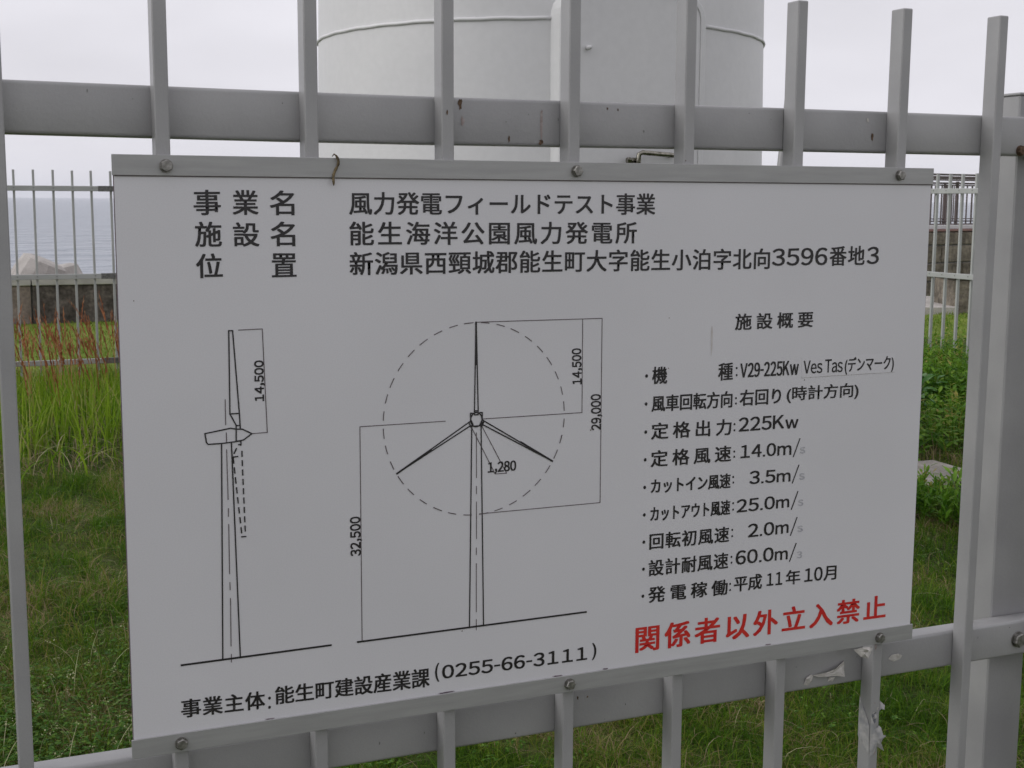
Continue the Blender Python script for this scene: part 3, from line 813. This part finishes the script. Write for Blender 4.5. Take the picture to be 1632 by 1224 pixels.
def raw_glyph(txt, space=1.0):
    c = bpy.data.curves.new('t', 'FONT'); c.body = txt; c.size = 1; c.resolution_u = 3; c.space_character = space
    ob = bpy.data.objects.new('t', c)
    me = ob.to_mesh()
    V = np.zeros(len(me.vertices) * 3, dtype=np.float32); me.vertices.foreach_get('co', V); V = V.reshape(-1, 3)
    me.calc_loop_triangles()
    T = np.zeros(len(me.loop_triangles) * 3, dtype=np.int32); me.loop_triangles.foreach_get('vertices', T); T = T.reshape(-1, 3)
    V = V[:, :2].astype(float).copy(); ob.to_mesh_clear(); bpy.data.objects.remove(ob); bpy.data.curves.remove(c)
    return V, T
_gc = {}
def latin(txt, gap=.085):
    """figures and latin letters from the full-width set, closed up to their own widths"""
    x = 0; Vs, Ts, o = [], [], 0
    for ch in txt:
        if ch == ' ': x += .22; continue
        if ch == '-':
            V = np.array([(0, .30), (.26, .30), (.26, .375), (0, .375)]); T = np.array([(0, 1, 2), (0, 2, 3)])
        elif ch == '.':
            V = np.array([(0, 0), (.09, 0), (.09, .09), (0, .09)]); T = np.array([(0, 1, 2), (0, 2, 3)])
        else:
            if ch not in _gc:
                _gc[ch] = raw_glyph(chr(ord(ch) + 0xFEE0))
            V, T = _gc[ch]
        lo_, hi_ = V.min(0), V.max(0)
        W_ = hi_[0] - lo_[0]
        pad = .09 if ch == '1' else .02 if ch in '.,' else 0
        V = V.copy(); V[:, 0] += x + pad - lo_[0]
        Vs.append(V); Ts.append(T + o); o += len(V); x += W_ + gap + 2 * pad * (.7 if ch == '1' else 1)
    return np.concatenate(Vs), np.concatenate(Ts)
def glyph_mesh(txt, style):
    if style in 'nlsg': return latin(txt, {'n': .10, 'l': .075, 's': .085, 'g': .1}[style])
    return raw_glyph(txt, TRK.get(txt, 1.0) if len(txt) > 1 else 1.0)
BOLD = {'k': .00048, 'r': .0009, 'n': .00048, 'l': .0003, 'c': .00038, 'h': .0003, 'g': .0003, 's': .00042}
def embolden(V3, F, e):
    """heavier strokes: the same outline laid four times, a hair apart"""
    if e == 0: return V3, F
    Vs, Fs = [], []
    for j, (dx, dz) in enumerate(((0, 0), (e, e * .6), (-e, e * .6), (e, -e * .6), (-e, -e * .6))):
        W = V3.copy(); W[:, 0] += dx; W[:, 2] += dz; W[:, 1] -= .000012 * j
        Vs.append(W); Fs.append(F + j * len(V3))
    return np.concatenate(Vs), np.concatenate(Fs)
# widely spaced lines need tracking before the final fit (pitch / em)
TRK = {}
for txt, st_, x0, z0, x1, z1, h0, h1 in TEXT:
    if st_ in 'kr' and len(txt) > 1:
        em = (h0 + h1) / 2 / .93
        pitch = (x1 - x0 - em * .93) / (len(txt) - 1)
        TRK[txt] = max(1.0, pitch / em)
YP = -.00035
def place_text(txt, V, T, fx, mat, name='lettering', e=0):
    P = fx(V)
    V3 = np.stack([P[:, 0] - SO.x, np.full(len(P), YP), P[:, 1] - SO.z], 1)
    F = T
    # face the viewer (-y)
    a_, b_, c_ = V3[F[:, 0]], V3[F[:, 1]], V3[F[:, 2]]
    ny = np.cross(b_ - a_, c_ - a_)[:, 1]
    F = F.copy(); fl = ny > 0; F[fl] = F[fl][:, ::-1]
    V3, F = embolden(V3, F, e)
    return link(name, np_mesh(name, V3, F), mat, sg)
for txt, st_, x0, z0, x1, z1, h0, h1 in TEXT:
    V_, T_ = glyph_mesh(txt, st_)
    lo, hi = V_.min(0), V_.max(0)
    def fx(V_, lo=lo, hi=hi):
        u = (V_[:, 0] - lo[0]) / (hi[0] - lo[0]); v = (V_[:, 1] - lo[1]) / (hi[1] - lo[1])
        return np.stack([x0 + (x1 - x0) * u, z0 + (z1 - z0) * u + (h0 + (h1 - h0) * u) * v], 1)
    o = place_text(txt, V_, T_, fx, {'r': 'red', 'g': 'ghost'}.get(st_, 'ink'), e=BOLD[st_])
    if st_ == 'r': o['label'] = 'large red warning line'
    if st_ == 'g': o['label'] = 'faded unit letter'
for txt, x0, z0, x1, z1, h in ROT:
    V_, T_ = glyph_mesh(txt, 's'); lo, hi = V_.min(0), V_.max(0)
    dlo = V_[V_[:, 1] >= 0].min(0)
    def fx(V_, lo=lo, hi=hi):
        u = (V_[:, 0] - lo[0]) / (hi[0] - lo[0]); v = V_[:, 1] / hi[1]
        return np.stack([x0 + (x1 - x0) * u - h * v, z0 + (z1 - z0) * u], 1)
    place_text(txt, V_, T_, fx, 'ink', e=BOLD['s'])
txt, x0, z0, x1, z1, h = FLAT
V_, T_ = glyph_mesh(txt, 's'); lo, hi = V_.min(0), V_.max(0)
place_text(txt, V_, T_, lambda V_: np.stack([x0 + (x1 - x0) * (V_[:, 0] - lo[0]) / (hi[0] - lo[0]), z0 + h * V_[:, 1] / hi[1]], 1), 'ink', e=BOLD['s'])

def stroke_bm(bm, pts, w, y=YP):
    for (xa, za), (xb, zb) in zip(pts, pts[1:]):
        d = Vector((xb - xa, zb - za)); L = d.length
        if L < 1e-6: continue
        d /= L; nrm = Vector((-d.y, d.x)) * w / 2; e = d * w * .35
        c = [(xa - e.x + nrm.x, za - e.y + nrm.y), (xb + e.x + nrm.x, zb + e.y + nrm.y), (xb + e.x - nrm.x, zb + e.y - nrm.y), (xa - e.x - nrm.x, za - e.y - nrm.y)]
        y -= .000004
        bm.faces.new([bm.verts.new((sx(a_), y, sz(b_))) for a_, b_ in c])
def stroke_obj(name, lines, mat, y=YP):
    bm = bmesh.new()
    for i, (w, pts) in enumerate(lines): stroke_bm(bm, pts, w, y - i * .00001)
    for f_ in bm.faces:
        f_.normal_update()
        if f_.normal.y > 0: f_.normal_flip()
    return link(name, bm_mesh(bm, name), mat, sg)
thin = [l for l in STROKES if l[0] < .001]
left_ = [l for l in STROKES if l[0] >= .001 and l[1][0][0] < .39]
right_ = [l for l in STROKES if l[0] >= .001 and l[1][0][0] >= .39]
stroke_obj('dimension_lines', thin, 'thin_ink')
o = stroke_obj('turbine_drawing', left_, 'ink', YP - .0004 * .5); o['label'] = 'side view of the wind turbine'
HX, HZ = .5366, 1.2582
hubl = [(.0014, [(HX + .0068 * math.cos(2 * math.pi * k / 20), HZ + .0080 * math.sin(2 * math.pi * k / 20)) for k in range(21)])]
o = stroke_obj('turbine_drawing', right_ + hubl, 'ink', YP - .0002); o['label'] = 'front view of the wind turbine with three blades'
circ = []
nd = 36
for k in range(nd):
    a = 2 * math.pi * (k + .2) / nd; b_ = a + 2 * math.pi / nd * (.5 if k % 3 else .56)
    circ.append((.0010, [(HX + .1077 * math.cos(a + (b_ - a) * j / 3), HZ + .1077 * math.sin(a + (b_ - a) * j / 3)) for j in range(4)]))
stroke_obj('dashed_circle', circ, 'thin_ink')
bm = bmesh.new()
for x, z, r in DOTS:
    bm.faces.new([bm.verts.new((sx(x + r * .9 * math.cos(2 * math.pi * k / 14)), YP, sz(z + r * math.sin(2 * math.pi * k / 14)))) for k in range(14)])
for f_ in bm.faces:
    f_.normal_update()
    if f_.normal.y > 0: f_.normal_flip()
kind(link('bullet_points', bm_mesh(bm, 'bullet_points'), 'ink', sg), 'stuff')
# slashes of the m/s lines
sl = []
for x, z in ((.9590, 1.1895), (.9588, 1.1562), (.9588, 1.1229), (.9588, 1.0896), (.9588, 1.0563)):
    sl.append((.0016, [(x, z - .0035), (x + .0088, z + .0185)]))
stroke_obj('slashes', sl, 'ink')
# correction sticker behind the maker's name, with a grimy lower edge
bm = bmesh.new()
bm.faces.new([bm.verts.new((sx(x), -.00015, sz(z))) for x, z in ((.9668, 1.2842), (1.1090, 1.2848), (1.1088, 1.3092), (.9664, 1.3088))])
link('sticker', bm_mesh(bm, 'sticker'), 'sticker', sg)
stroke_obj('sticker_edge', [(.0006, [(.9668, 1.2842), (1.1090, 1.2848)])], 'sticker_edge')
# faint marks on the panel
def splat(name, parent, mat, x, y, z, w, h, n=14, seed=0, off=Vector((0, 0, 0)), ragged=.3):
    rs = random.Random(seed); bm = bmesh.new()
    vs = []
    for k in range(n):
        a = 2 * math.pi * k / n; r = 1 + rs.uniform(-ragged, ragged)
        vs.append(bm.verts.new((x + w / 2 * r * math.cos(a) - off.x, y - off.y, z + h / 2 * r * math.sin(a) - off.z)))
    f_ = bm.faces.new(vs); f_.normal_update()
    if f_.normal.y > 0: f_.normal_flip()
    return link(name, bm_mesh(bm, name), mat, parent)
M['faint'] = noise_mat('faint_drip', (.50, .46, .44), (.58, .56, .55), 90, rough=.6)
splat('drip_mark', sg, 'faint', .8372, SO.y - .0003, 1.335, .0026, .036, 10, 3, SO, .15)
for k in range(8):
    x_, z_ = random.uniform(.17, 1.14), random.uniform(.96, 1.51)
    splat('fly_speck', sg, 'rust', x_, SO.y - .0004, z_, random.uniform(.0008, .0016), random.uniform(.0008, .0018), 7, k, SO)
# lifted paint flakes along the lower strip
for x_, w_ in ((.500, .018), (.640, .014), (.702, .006), (.30, .01), (.93, .008)):
    splat('grime_mark', sg, 'edge', x_, SO.y - .0026 + .002, .9484, w_, .0014, 9, int(x_ * 1000), SO, .4)

# stains on the fence
def rail_stain(x, z, w, h, mat, seed): splat('rust_stain', nf, mat, x, YR0 - .0005, z, w, h, 14, seed, ragged=.35)
rail_stain(.5285, 1.6025, .0048, .011, 'rust', 1)
rail_stain(.5315, 1.5840, .0040, .010, 'stain_pale', 2)
rail_stain(.5865, 1.5665, .0024, .0065, 'rust', 3)
rail_stain(.6262, 1.583, .0030, .043, 'stain_pale', 4)
rail_stain(.6255, 1.5630, .0052, .0052, 'rust', 5)
rail_stain(1.0810, 1.5800, .0032, .0100, 'rust', 6)
rail_stain(1.0730, 1.6000, .0040, .0055, 'paper', 7)
rail_stain(.7085, 1.6030, .002, .003, 'rust', 8)
rail_stain(.7220, 1.6020, .0016, .0035, 'rust', 9)
rail_stain(1.4, 1.59, .003, .006, 'rust', 19)
rail_stain(.6800, .9050, .0022, .0042, 'rust', 10)
rail_stain(.6930, .9045, .0020, .0026, 'rust', 11)
for k in range(30):
    rail_stain(random.uniform(-.3, 1.6), random.choice((random.uniform(1.565, 1.607), random.uniform(.87, .912))), random.uniform(.0007, .0016), random.uniform(.001, .0035), 'joint', 30 + k)
splat('rust_stain', nf, 'rust', .5043, -.0006, 1.5915, .0020, .0050, 9, 12)
splat('rust_stain', nf, 'rust', .7965 + .002, -.0006, 1.545, .0012, .002, 7, 13)

# curly dry tendril hanging over the top strip
P = []
for k in range(15):
    u = k / 14
    P.append((.3795 + .0022 * math.sin(u * 7) - .0075 * max(0, u - .6) * 1.5, -.0085 - .0015 * math.sin(u * 9), 1.5435 - .0305 * u))
P = [(.3760, -.006, 1.5425), (.3775, -.0085, 1.5450)] + P
tw_ = tube('dry_tendril', P, [.0004, .0008] + [.0010 + .0006 * abs(math.sin(k * 1.9)) for k in range(14)] + [.0005], 'twig', None, 7)
tag(tw_, 'curled dry brown plant tendril stuck over the top strip of the sign', 'tendril')

# peeling paint and paper on the last picket behind the sign and the lower rail
def crumple(name, label, pts, thick, mat, seed, amp, dv=(0, -1, 0), lift=1.0):
    """ragged sheet: pts = outline (x,y,z); centre lifted and wrinkled"""
    rs = random.Random(seed); bm = bmesh.new()
    n_ = len(pts); c = sum((Vector(p) for p in pts), Vector()) / n_
    ring0 = [bm.verts.new(p) for p in pts]
    ring1 = [bm.verts.new(Vector(p).lerp(c, .45) + Vector((rs.uniform(-.4, .4), 0, rs.uniform(-.5, .5))) * amp + Vector(dv) * rs.uniform(.05, 1) * amp * lift) for p in pts]
    cc = bm.verts.new(c + Vector(dv) * amp * rs.uniform(.2, 1) * lift)
    for k in range(n_):
        bm.faces.new((ring0[k], ring0[(k + 1) % n_], ring1[(k + 1) % n_], ring1[k]))
        bm.faces.new((ring1[k], ring1[(k + 1) % n_], cc))
    bmesh.ops.recalc_face_normals(bm, faces=bm.faces[:])
    back = {v: bm.verts.new(v.co - Vector(dv) * thick) for v in list(bm.verts)}
    for f_ in list(bm.faces): bm.faces.new([back[v] for v in reversed(f_.verts)])
    for k in range(n_):
        a_, b_ = ring0[k], ring0[(k + 1) % n_]
        bm.faces.new((b_, a_, back[a_], back[b_]))
    o = link(name, bm_mesh(bm, name), mat)
    return tag(o, label, 'paint flake')
PX = 1.1135    # right edge of that picket
yr = YR0 - .0005
def rp(px, pz, y=yr): return (px, y, pz)
crumple('paint_flake', 'large curled flake of pale paint on the lower rail, left of the peeling picket', [rp(1.020, .886, yr - .001), rp(1.035, .888, yr - .006), rp(1.052, .893, yr - .009), rp(1.068, .899, yr - .004), rp(1.071, .8985), rp(1.070, .8865, yr - .002), rp(1.067, .8800, yr - .008), rp(1.055, .882, yr - .006), rp(1.040, .8835, yr - .007), rp(1.028, .8835, yr - .004)], .0006, 'paper', 1, .004)
crumple('paint_flake', 'small ragged flake at the left end of the large curled flake', [rp(1.008, .8745), rp(1.010, .884, yr - .002), rp(1.017, .888, yr - .003), rp(1.021, .886, yr - .002), rp(1.0185, .8775, yr - .002), rp(1.014, .8725)], .0006, 'paper', 2, .002)
crumple('paint_flake', 'tiny flake below the large curled flake on the lower rail', [rp(1.046, .8735), rp(1.047, .8800, yr - .001), rp(1.055, .8790, yr - .003), rp(1.0535, .8725)], .0006, 'paper', 3, .0015)
crumple('paint_flake', 'round flat flake on the lower rail right of the peeling picket', [rp(1.143, .8915), rp(1.148, .8965, yr - .001), rp(1.158, .8975, yr - .002), rp(1.166, .8935, yr - .001), rp(1.163, .8885), rp(1.152, .8862)], .0006, 'paper', 4, .0010)
pf = -.0006
crumple('paint_flake', 'white crumpled lump under the lower strip, at the top of the peeling picket', [(1.066, -.002, .922), (1.072, -.009, .9265), (1.084, -.012, .927), (1.092, -.006, .923), (1.091, -.004, .914), (1.083, -.010, .911), (1.073, -.008, .914)], .0008, 'paper', 5, .006)
crumple('paint_flake', 'wide torn grey film wrapped round the front of the peeling picket', [(1.0990, -.0008, .8280), (1.1015, -.002, .8200), (1.1045, -.004, .8130), (1.1080, -.003, .8094), (1.1110, -.003, .8130), (1.1137, -.004, .8101), (1.1161, -.006, .8001), (1.1203, -.007, .7987), (1.1165, -.005, .7940), (1.1158, -.003, .7874), (1.1188, -.006, .7773), (1.1130, -.003, .7815), (1.1095, -.002, .7837), (1.1075, -.0015, .7780), (1.1040, -.003, .7750), (1.0995, -.0015, .7711), (1.0988, -.0008, .7800)], .0005, 'film', 6, .0026)
crumple('paint_flake', 'pointed torn film on the left face of the peeling picket', [(1.0983, .0235, .8457), (1.0980, .0157, .8356), (1.0978, .0051, .8204), (1.0975, .0005, .8120), (1.0978, -.0004, .7760), (1.0980, .0046, .7760), (1.0978, .0120, .7800), (1.0981, .0170, .7807), (1.0983, .0238, .7921), (1.0984, .0240, .8200)], .0005, 'film', 8, .0022, (-1, 0, 0), .8)
crumple('paint_flake', 'small flake curling off the right edge of the peeling picket', [(1.1128, .004, .848), (1.1150, .001, .8445), (1.1190, -.003, .8395), (1.1178, -.004, .8340), (1.1150, -.001, .8345), (1.1128, .002, .8290)], .0005, 'film', 9, .0018)
crumple('paint_flake', 'tiny lifted chip on the front of the peeling picket above the torn film', [(1.1040, -.0008, .8275), (1.1065, -.002, .8290), (1.1075, -.003, .8245), (1.1050, -.001, .8220)], .0005, 'film', 10, .0012)
def flat_splat(x, z, w, h, seed, mat='paper_dark'):
    o = splat('bare_metal_patch', nf, mat, x, -.0007, z, w, h, 12, seed, ragged=.4)
flat_splat(1.1055, .8190, .004, .008, 21)
flat_splat(1.0995 + .002, .9210, .003, .010, 23, 'stain_pale')
for k in range(14):
    flat_splat(random.uniform(1.101, 1.112), random.uniform(.772, .86), random.uniform(.001, .004), random.uniform(.001, .006), 40 + k, random.choice(('paper', 'paper', 'stain_pale', 'paper_dark')))

# ================================================================== VEGETATION
def wedge(n, rmin, rmax, a0=-8, a1=54):
    """random ground points in the sector in front of the camera; angles in degrees from +Y towards +X"""
    r = np.sqrt(rng.uniform(rmin ** 2, rmax ** 2, n)); a = np.radians(rng.uniform(a0, a1, n))
    return r * np.sin(a), CAM.y + r * np.cos(a)
def off_pad(x, y, m=0.02):
    return (np.hypot(x - TX, y - TY) > 1.45 + m) & ~((x > 4.08) & (x < 5.06) & (y > 3.93) & (y < 4.5))
def pts3(x, y, dz=0): return np.stack([x, y, gz(x, y) + dz], 1)

# short uneven turf
parts = []
for n, r0, r1_, h0, w0 in ((TURF_N[0], 1.7, 4.6, .042, .0024), (TURF_N[1], 4.6, 7.4, .045, .0032), (TURF_N[2], 7.4, 12.0, .06, .006)):
    x, y = wedge(n, r0, r1_)
    ok = off_pad(x, y) & (y > -.1) & (y < 10.6)
    dens = .25 + .75 * np.clip(field(x, y, 4.1) * 1.1 + .85, 0, 1)
    ok &= rng.uniform(0, 1, n) < dens
    x, y = x[ok], y[ok]; k = len(x)
    tall_f = np.clip(field(x + 3, y, 1.7) * .35 + field(x * 1.3, y - 6, 5.5) * .55 + .75, .15, 2.2)
    h = h0 * rng.gamma(5, .2, k) * (.55 + tall_f * .8)
    parts.append(blades(pts3(x, y, -.004), h, w0 * rng.uniform(.6, 1.4, k), rng.uniform(.2, 1.5, k), rng.uniform(0, 6.28, k), 3, .06, 1.3))
V, F = merge(parts)
kind(link('turf_grass', np_mesh('turf_grass', V, F, True), 'turf'), 'stuff')

# mown lawn beyond the far fence
x, y = wedge(90000, 11, 24)
ok = (y > 10.1) & ((y < 15.35) | ((x > 9) & (y < 12.4 + (x - 12.5) * .9 + .5)))
apron = (x > 11.1) & (y > 12.7) & (x < 16)
ok &= ~(apron & (y > 12.6)) ; x, y = x[ok], y[ok]; k = len(x)
V, F = blades(pts3(x, y), rng.uniform(.02, .05, k), rng.uniform(.008, .014, k), rng.uniform(.1, .8, k), rng.uniform(0, 6.28, k), 2, .1)
kind(link('lawn_grass', np_mesh('lawn_grass', V, F, True), 'lawn_blades'), 'stuff')

# dead straw lying in the turf, thicker in patches
x, y = wedge(17000, 1.9, 8.5)
pch = field(x - 5, y + 2, 1.9) + np.where((x > 1.3) & (x < 2.6) & (y < 3.2), .45, 0)
ok = off_pad(x, y) & (rng.uniform(-.4, 1.3, len(x)) < pch) & (y > -.1); x, y = x[ok], y[ok]; k = len(x)
V, F = blades(pts3(x, y, .012), rng.uniform(.03, .10, k), rng.uniform(.0012, .0022, k), rng.uniform(.7, 2.4, k), rng.uniform(0, 6.28, k), 4, .3, 1.35)
kind(link('dead_straw', np_mesh('dead_straw', V, F, True), 'straw'), 'stuff')

# clover and small weeds at the lower left and scattered in the grass
x1_, y1_ = rng.normal(.32, .5, 7000), rng.normal(2.3, .38, 7000)
x2_, y2_ = wedge(9000, 1.9, 7)
x = np.concatenate([x1_, x2_]); y = np.concatenate([y1_, y2_])
ok = off_pad(x, y) & (y > 0.2) & (field(x * 1.0 + 7, y, 2.4) > np.where(np.arange(len(x)) < 7000, -.6, .28)); x, y = x[ok], y[ok]; k = len(x)
zz = rng.uniform(.015, .075, k)
parts = []
for j in range(3):
    parts.append(leaves(pts3(x, y, zz), rng.uniform(.007, .014, k), rng.uniform(.006, .010, k), rng.uniform(0, 6.28, k), rng.uniform(-.2, .5, k)))
V, F = merge(parts)
kind(link('clover', np_mesh('clover', V, F, True), 'clover'), 'stuff')
# cream seed clusters on thin stems
x1_, y1_ = rng.normal(.36, .34, 170), rng.normal(2.35, .3, 170)
x = x1_; y = np.clip(y1_, 1.2, 3.6); k = len(x)
h = rng.uniform(.06, .15, k); yaw = rng.uniform(0, 6.28, k); lean = rng.uniform(.2, .8, k)
parts = [blades(pts3(x, y), h, np.full(k, .0018), lean, yaw, 4, .6, .6)]
tipx = x + np.cos(yaw) * h * lean; tipy = y + np.sin(yaw) * h * lean; tipz = gz(x, y) + h * (1 - .6 * lean * .35)
for j in range(9):
    P_ = np.stack([tipx + rng.normal(0, .007, k), tipy + rng.normal(0, .007, k), tipz + rng.normal(0, .006, k)], 1)
    parts.append(leaves(P_, rng.uniform(.003, .007, k), rng.uniform(.003, .005, k), rng.uniform(0, 6.28, k), rng.uniform(-.5, 1.2, k)))
V, F = merge(parts)
kind(link('cream_seed_heads', np_mesh('cream_seed_heads', V, F, True), 'flower'), 'stuff')

# tall grass belt before the far fence
n = TALL_N
x = rng.uniform(-1.9, 3.4, n); y = rng.uniform(5.2, 9.9, n)
edge = 6.35 + .35 * field(x, y * 0 + 3, 1.5)
ok = (y > edge + rng.normal(0, .25, n)) & off_pad(x, y, .1); x, y, edge = x[ok], y[ok], edge[ok]; k = len(x)
h = rng.uniform(.28, .58, k) * np.clip(.72 + (y - edge) * .3, .55, 1.0)
sight = 1.5 - .1183 * (y + 1.356); h = np.minimum(h, sight * rng.uniform(.6, 1.0, k))
V1 = blades(pts3(x, y), h, rng.uniform(.006, .012, k), rng.uniform(.05, .55, k) ** 1.2 * 1.2, rng.uniform(0, 6.28, k), 5, .05, 1.0)
# a few long arching blades at the front edge
m_ = 260
x = rng.uniform(-1, 2.4, m_); y = 6.0 + rng.uniform(-.3, 1.6, m_)
V2 = blades(pts3(x, y), rng.uniform(.22, .42, m_), rng.uniform(.008, .014, m_), rng.uniform(.5, 1.4, m_), rng.uniform(0, 6.28, m_), 7, .05, 1.5)
V, F = merge([V1, V2])
kind(link('tall_grass', np_mesh('tall_grass', V, F, True), 'tall'), 'stuff')
# dry blades among them
n = 1900
x = rng.uniform(-1.9, 3.2, n); y = rng.uniform(5.8, 7.9, n); 
V, F = blades(pts3(x, y), rng.uniform(.10, .30, n), rng.uniform(.003, .006, n), rng.uniform(.3, 1.6, n), rng.uniform(0, 6.28, n), 5, .1, 1.5)
kind(link('dry_tall_grass', np_mesh('dry_tall_grass', V, F, True), 'straw'), 'stuff')
# red brown seed spikes
n = SEED_N
x = rng.uniform(-1.7, 3.2, n); y = rng.uniform(7.6, 9.85, n)
hs = rng.uniform(.40, .74, n); yaw = rng.normal(2.6, 1.0, n); lean = rng.uniform(.05, .40, n)
stem = blades(pts3(x, y), hs, np.full(n, .0035), lean, yaw, 5, .8, .5)
tt = .58
parts = [stem]
dv = np.stack([np.cos(yaw), np.sin(yaw), np.zeros(n)], 1)
for j in range(16):
    u = tt + (1 - tt) * j / 15
    c = pts3(x, y) + dv * (hs * lean * u * u)[:, None]; c[:, 2] += hs * (u - .5 * lean * .35 * u ** 2.4)
    wdt = .018 * (1 - .55 * abs(2 * (u - tt) / (1 - tt) - .7))
    parts.append(leaves(c, np.full(n, .034), np.full(n, wdt * .8), yaw + rng.uniform(-1.5, 1.5, n), np.full(n, 1.25) + rng.uniform(-.25, .2, n), .4, -.05))
V, F = merge(parts)
kind(link('red_grass_seed_heads', np_mesh('red_grass_seed_heads', V, F, True), 'seed'), 'stuff')

# leafy weeds along the side fence at the right
def weedy(n, xf, yf, hmin, hmax, ln, lw, per, mat, name, elev=(.1, 1.0)):
    x = xf(n); y = yf(n); ok = off_pad(x, y, .05); x, y = x[ok], y[ok]; k = len(x)
    h = rng.uniform(hmin, hmax, k); yaw = rng.uniform(0, 6.28, k); lean = rng.uniform(0, .3, k)
    parts = [blades(pts3(x, y), h, np.full(k, .005), lean, yaw, 4, .5, .5)]
    dv = np.stack([np.cos(yaw), np.sin(yaw), np.zeros(k)], 1)
    for j in range(per):
        u = .2 + .8 * j / (per - 1)
        c = pts3(x, y) + dv * (h * lean * u * u)[:, None]; c[:, 2] += h * u * .97
        s_ = 1 - .45 * u
        parts.append(leaves(c, rng.uniform(*ln, k) * s_, rng.uniform(*lw, k) * s_, j * 2.4 + yaw + rng.uniform(-.5, .5, k), rng.uniform(*elev, k)))
    V, F = merge(parts)
    return kind(link(name, np_mesh(name, V, F, True), mat), 'stuff')
weedy(1300, lambda n: rng.uniform(6.5, 7.44, n), lambda n: rng.uniform(5.2, 8.2, n), .24, .42, (.06, .13), (.022, .045), 11, 'weed', 'leafy_weeds')
weedy(1600, lambda n: rng.uniform(4.9, 9.2, n), lambda n: rng.uniform(4.6, 8.4, n), .12, .36, (.06, .13), (.022, .05), 10, 'weed', 'leafy_weeds')
weedy(520, lambda n: rng.uniform(4.15, 5.5, n), lambda n: rng.uniform(2.95, 3.85, n), .06, .20, (.05, .10), (.016, .032), 11, 'weed', 'leafy_weeds', (.4, 1.25))
weedy(700, lambda n: rng.uniform(7.6, 13.5, n), lambda n: rng.uniform(6.8, 12.3, n), .03, .10, (.03, .06), (.015, .03), 5, 'weed', 'lawn_weeds')

# plants one can tell apart: leaf meshes shared between copies
def leaf_me(L, Wd, curl, name='leaf'):
    prof = [(0, .04), (.12, .5), (.3, .92), (.5, 1), (.72, .72), (.9, .28), (1, .02)]
    V, F = [], []
    for i, (tt, ww) in enumerate(prof):
        z = -curl * L * tt * tt + .12 * L * math.sin(tt * 3.1)
        for j, s_ in enumerate((-1, -.5, 0, .5, 1)):
            V.append((tt * L, s_ * ww * Wd / 2, z + abs(s_) * Wd * .14 * (1 + .3 * math.sin(i * 2.1 + j))))
    for i in range(len(prof) - 1):
        for j in range(4):
            a = i * 5 + j; F.append((a, a + 1, a + 6, a + 5))
    return np_mesh(name, np.array(V), np.array(F), True)
LB = [leaf_me(.145, .075, .35), leaf_me(.12, .065, .55), leaf_me(.10, .05, .2)]
def broad_plant(loc, h, nl, label, lm, mat, rz, cat='plant', spread=.16, group=None, el=(.0, .7)):
    p = thing('leafy_plant', label, cat, loc, group)
    stems = []
    for s_ in range(3):
        a = rz + s_ * 2.1
        pts_ = [(0, 0, -.02), (math.cos(a) * spread * .25, math.sin(a) * spread * .25, h * .5), (math.cos(a) * spread * .7, math.sin(a) * spread * .7, h * .95)]
        tube('stem', pts_, [.006, .0045, .0025], 'stem', p, 6)
        stems.append(pts_)
    for i in range(nl):
        s_ = stems[i % 3]; u = (i // 3 + .6) / (nl // 3 + .2)
        c = Vector(s_[0]).lerp(Vector(s_[1]), min(1, u * 2)) if u < .5 else Vector(s_[1]).lerp(Vector(s_[2]), min(1, u * 2 - 1))
        o = link('leaf', lm[i % len(lm)], mat, p, c)
        o.rotation_euler = (random.uniform(-.4, .4), -random.uniform(*el), i * 2.4 + rz)
    return p
def gl(x, y): return (x, y, float(gz(x, y)))
broad_plant(gl(5.35, 5.02), .46, 27, 'dark broad-leaved plant among bright weeds, right of the sign', LB, 'broad', .3, spread=.26)
broad_plant(gl(5.62, 5.30), .42, 24, 'second dark broad-leaved plant, partly behind the first one', LB, 'broad', 1.3, spread=.22)
LM = [leaf_me(.085, .022, .15), leaf_me(.07, .020, -.1), leaf_me(.06, .018, .3)]
spots = [(4.30, 3.36, .26, 'upright pale-leaved weed in front of the concrete base, nearest the sign'), (4.52, 3.50, .22, 'upright weed just right of the one nearest the sign'), (4.66, 3.72, .17, 'short weed poking up over the edge of the concrete base'), (4.50, 3.16, .15, 'small bushy weed at the front of the weed bed'), (4.90, 3.80, .24, 'upright weed at the right end of the concrete base'), (4.12, 3.05, .13, 'lowest small weed at the lower edge of the sign'), (5.0, 3.45, .20, 'weed half hidden behind the thick fence picket')]
M['weed_single'] = noise_mat('fresh_weed_leaf', (.10, .22, .02), (.20, .34, .05), 16, rough=.6, spec=.15)
for i, (x, y, h, lab) in enumerate(spots):
    broad_plant(gl(x, y), h, 21, lab, LM, 'weed_single', i * 1.1, spread=.10, group='upright weeds by the concrete base', el=(.3, 1.1))
